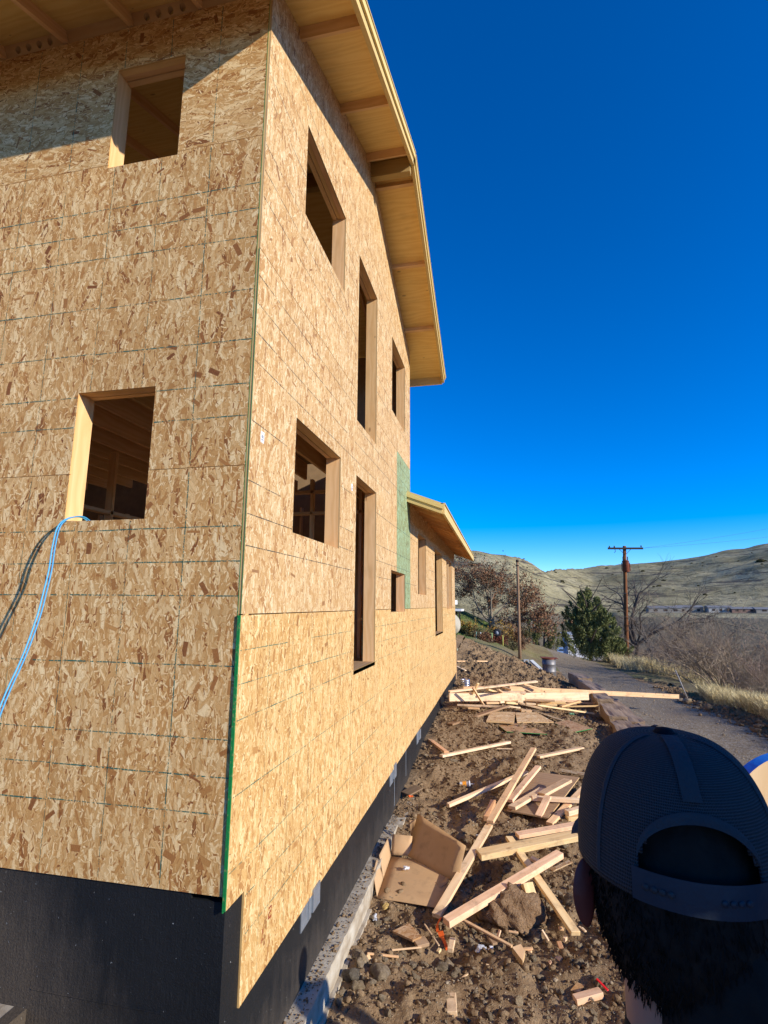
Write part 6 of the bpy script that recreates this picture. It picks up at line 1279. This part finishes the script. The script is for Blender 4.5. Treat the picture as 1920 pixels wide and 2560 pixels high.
strip('back_strap', [[ring_at(B_+rad(a), z, .0035)+Vector((0, 0, 0)) for z in (-.001, .004, .014, .024, .0275)] for a in range(-35, 36, 2)], M_STRAP, CAP)
for a in (-28, -24, -20, -16, 8, 12, 16, 20): q = ring_at(B_+rad(a), .0135, .0042); lathe('strap_hole' if a < 0 else 'strap_peg', [(0, .0008), (.0028, .0008), (.003, 0)], M_BLACKP if a < 0 else M_STRAP, CAP, 10, q).rotation_euler = (rad(90), 0, rad(a))
strip('arch_binding', [[ring_at(B_+rad(a), arch(rad(a)*.985)-.002, .0025), ring_at(B_+rad(a), arch(rad(a)*.985)+.003, .0034), ring_at(B_+rad(a), arch(rad(a)*.985)+.0075, .0022)] for a in np.linspace(-31.9, 31.9, 50)], M_CAPT, CAP)
strip('centre_seam_tape', [[cap_pt(B_-w, p, .0016)+off, cap_pt(B_, p, .0026)+off, cap_pt(B_+w, p, .0016)+off] for p, w in [(rad(a), min(1.2, .085/max(.06, math.cos(rad(a))**.62))) for a in np.linspace(41, 86, 18)]], M_CAPT, CAP)
for th in (rad(212), rad(328), rad(90)): strip('panel_seam', [[cap_pt(th-w, p, .0008)+off, cap_pt(th, p, .0022)+off, cap_pt(th+w, p, .0008)+off] for p, w in [(rad(a), .03/max(.1, math.cos(rad(a))**.62)) for a in np.linspace(2, 84, 24)]], M_CAPT, CAP)
lathe('top_button', [(.0, .007), (.008, .0055), (.0115, .001), (.0115, -.002)], m_cloth('button_cloth', (.006, .006, .009)), CAP, 16, (0, -.005, rz+.128))
strip('brim', [[Vector((math.sin(a)*(.085+.004*k), .06+math.cos(a)*.05+k*.018*max(0, math.cos(a)), .004-.010*abs(math.sin(a))**2-.0015*k))+off for k in range(5)] for a in np.linspace(-1.5, 1.5, 20)], M_CAPT, CAP)
hair_shell(P1, Vector((0, -.006, rz-.015)), .084, .104, .125, -1.0, M_HAIR, seed=4, nf=3000, flen=.009)
# longer hair down the neck
bm = bmesh.new(); bmesh.ops.create_icosphere(bm, subdivisions=4, radius=1.0)
for v in bm.verts: p = v.co; k = 1+.08*float(fbm(np.array([math.atan2(p.y, p.x)*8]), np.array([p.z*2.0]), 3)[0]); v.co = Vector((p.x*.062*k*(1-.12*p.z), p.y*.07*k, p.z*.17))
me = bpy.data.meshes.new('nape_hair'); bm.to_mesh(me); bm.free(); me.materials.append(M_HAIR); me.polygons.foreach_set('use_smooth', np.ones(len(me.polygons), dtype=bool)); NH = obj('nape_hair', me, P1, (.026, -.045, rz-.15))
M_EAR = m_plain('ear_skin', (.17, .030, .022), .5, .4, 0, .12, 30)
for sd in (-1, 1):                                                # ears
    bm = bmesh.new(); bmesh.ops.create_icosphere(bm, subdivisions=4, radius=1.0)
    for v in bm.verts:
        p = v.co.copy(); d = max(0.0, 1-math.hypot(p.y*1.25-.1, p.z*1.15)); v.co = Vector((p.x*.0070+sd*(.009*(p.y < 0)*(-p.y)-.006*d*(p.x*sd > 0)), p.y*.0145*(1-.25*(p.z < 0)*-p.z), p.z*.034))
    me = bpy.data.meshes.new('ear'); bm.to_mesh(me); bm.free(); me.materials.append(M_EAR); me.polygons.foreach_set('use_smooth', np.ones(len(me.polygons), dtype=bool)); e = obj('ear', me, P1, (sd*.0905, -.012, rz-.040)); e.rotation_euler = (rad(-8), 0, sd*rad(28))
# --- round-topped board standing by the person with the cap
bx, by = 2.028, -1.600; g = float(H(np.array([bx]), np.array([by]))[0]); hb = -.288-g; wb = .150; tb = .022
BRD = empty('round_topped_board', (bx, by, g-.04), 'tan round topped board with a blue edge at the right picture edge', 'board'); BRD.rotation_euler = (rad(3), 0, rad(25))
out = [(wb*math.cos(a), hb+.04-.125+.125*math.sin(a)) for a in np.linspace(0, math.pi, 28)]+[(wb*math.cos(a), .125+.125*math.sin(a)) for a in np.linspace(math.pi, 2*math.pi, 28)]
mb = MB(); mb.face([(x, -tb/2, z) for x, z in out], [(z+2, x+5) for x, z in out]); mb.face([(x, tb/2, z) for x, z in out][::-1], [(z+4, x+7) for x, z in out][::-1]); mb.build('deck', m_wood('worn_tan_deck', (.66, .46, .26), (.56, .37, .19), False, .2), BRD)
mb = MB(); n = len(out)
for i in range(n):
    (x0, z0), (x1, z1) = out[i], out[(i+1) % n]; mb.face([(x0*1.002, -tb/2-.0005, z0), (x0*1.002, tb/2+.0005, z0), (x1*1.002, tb/2+.0005, z1), (x1*1.002, -tb/2-.0005, z1)])
mb.build('edge_band', m_plain('blue_edge_paint', (.03, .19, .62), .35, nz=.1), BRD)
# --- unseen person added beside the camera, hard hat brim widened to shade the cap
x, y = 2.235, -2.520; g = float(H(np.array([x]), np.array([y]))[0]); P3 = empty('person', (x, y, g), 'unseen person in a dark jacket and brimmed hard hat added to shade the cap', 'person'); P3.rotation_euler = (0, 0, rad(30))
body('body', P3, 1.84, (M_SKIN, m_cloth('charcoal_jacket', (.03, .03, .035)), M_JEAN, M_BOOT)); s = 1.84/1.75
lathe('shading_hard_hat', [(.0, 1.785*s), (.05, 1.775*s), (.095, 1.735*s), (.112, 1.68*s), (.115, 1.655*s), (.165, 1.640*s), (.166, 1.634*s), (.110, 1.648*s), (.1, 1.68*s)], m_plain('white_hat_shell', (.7, .7, .68), .35), P3, 32)
# --- person down by the pad whose shadow lies on the footing
x, y = 3.16, .115; g = gz(x, y); P4 = empty('person', (x, y, g), 'person standing on the dirt hidden behind the cap, their shadow on the footing', 'person'); P4.rotation_euler = (0, 0, rad(60))
body('body', P4, 1.66, (M_SKIN, m_cloth('grey_work_shirt', (.16, .16, .17)), M_JEAN, M_BOOT)); hair_shell(P4, Vector((0, -.004, 1.635*1.66/1.75)), .08, .098, .11, -.9, m_plain('black_hair', (.02, .015, .012), .6, nz=.4), seed=9, nf=1000)
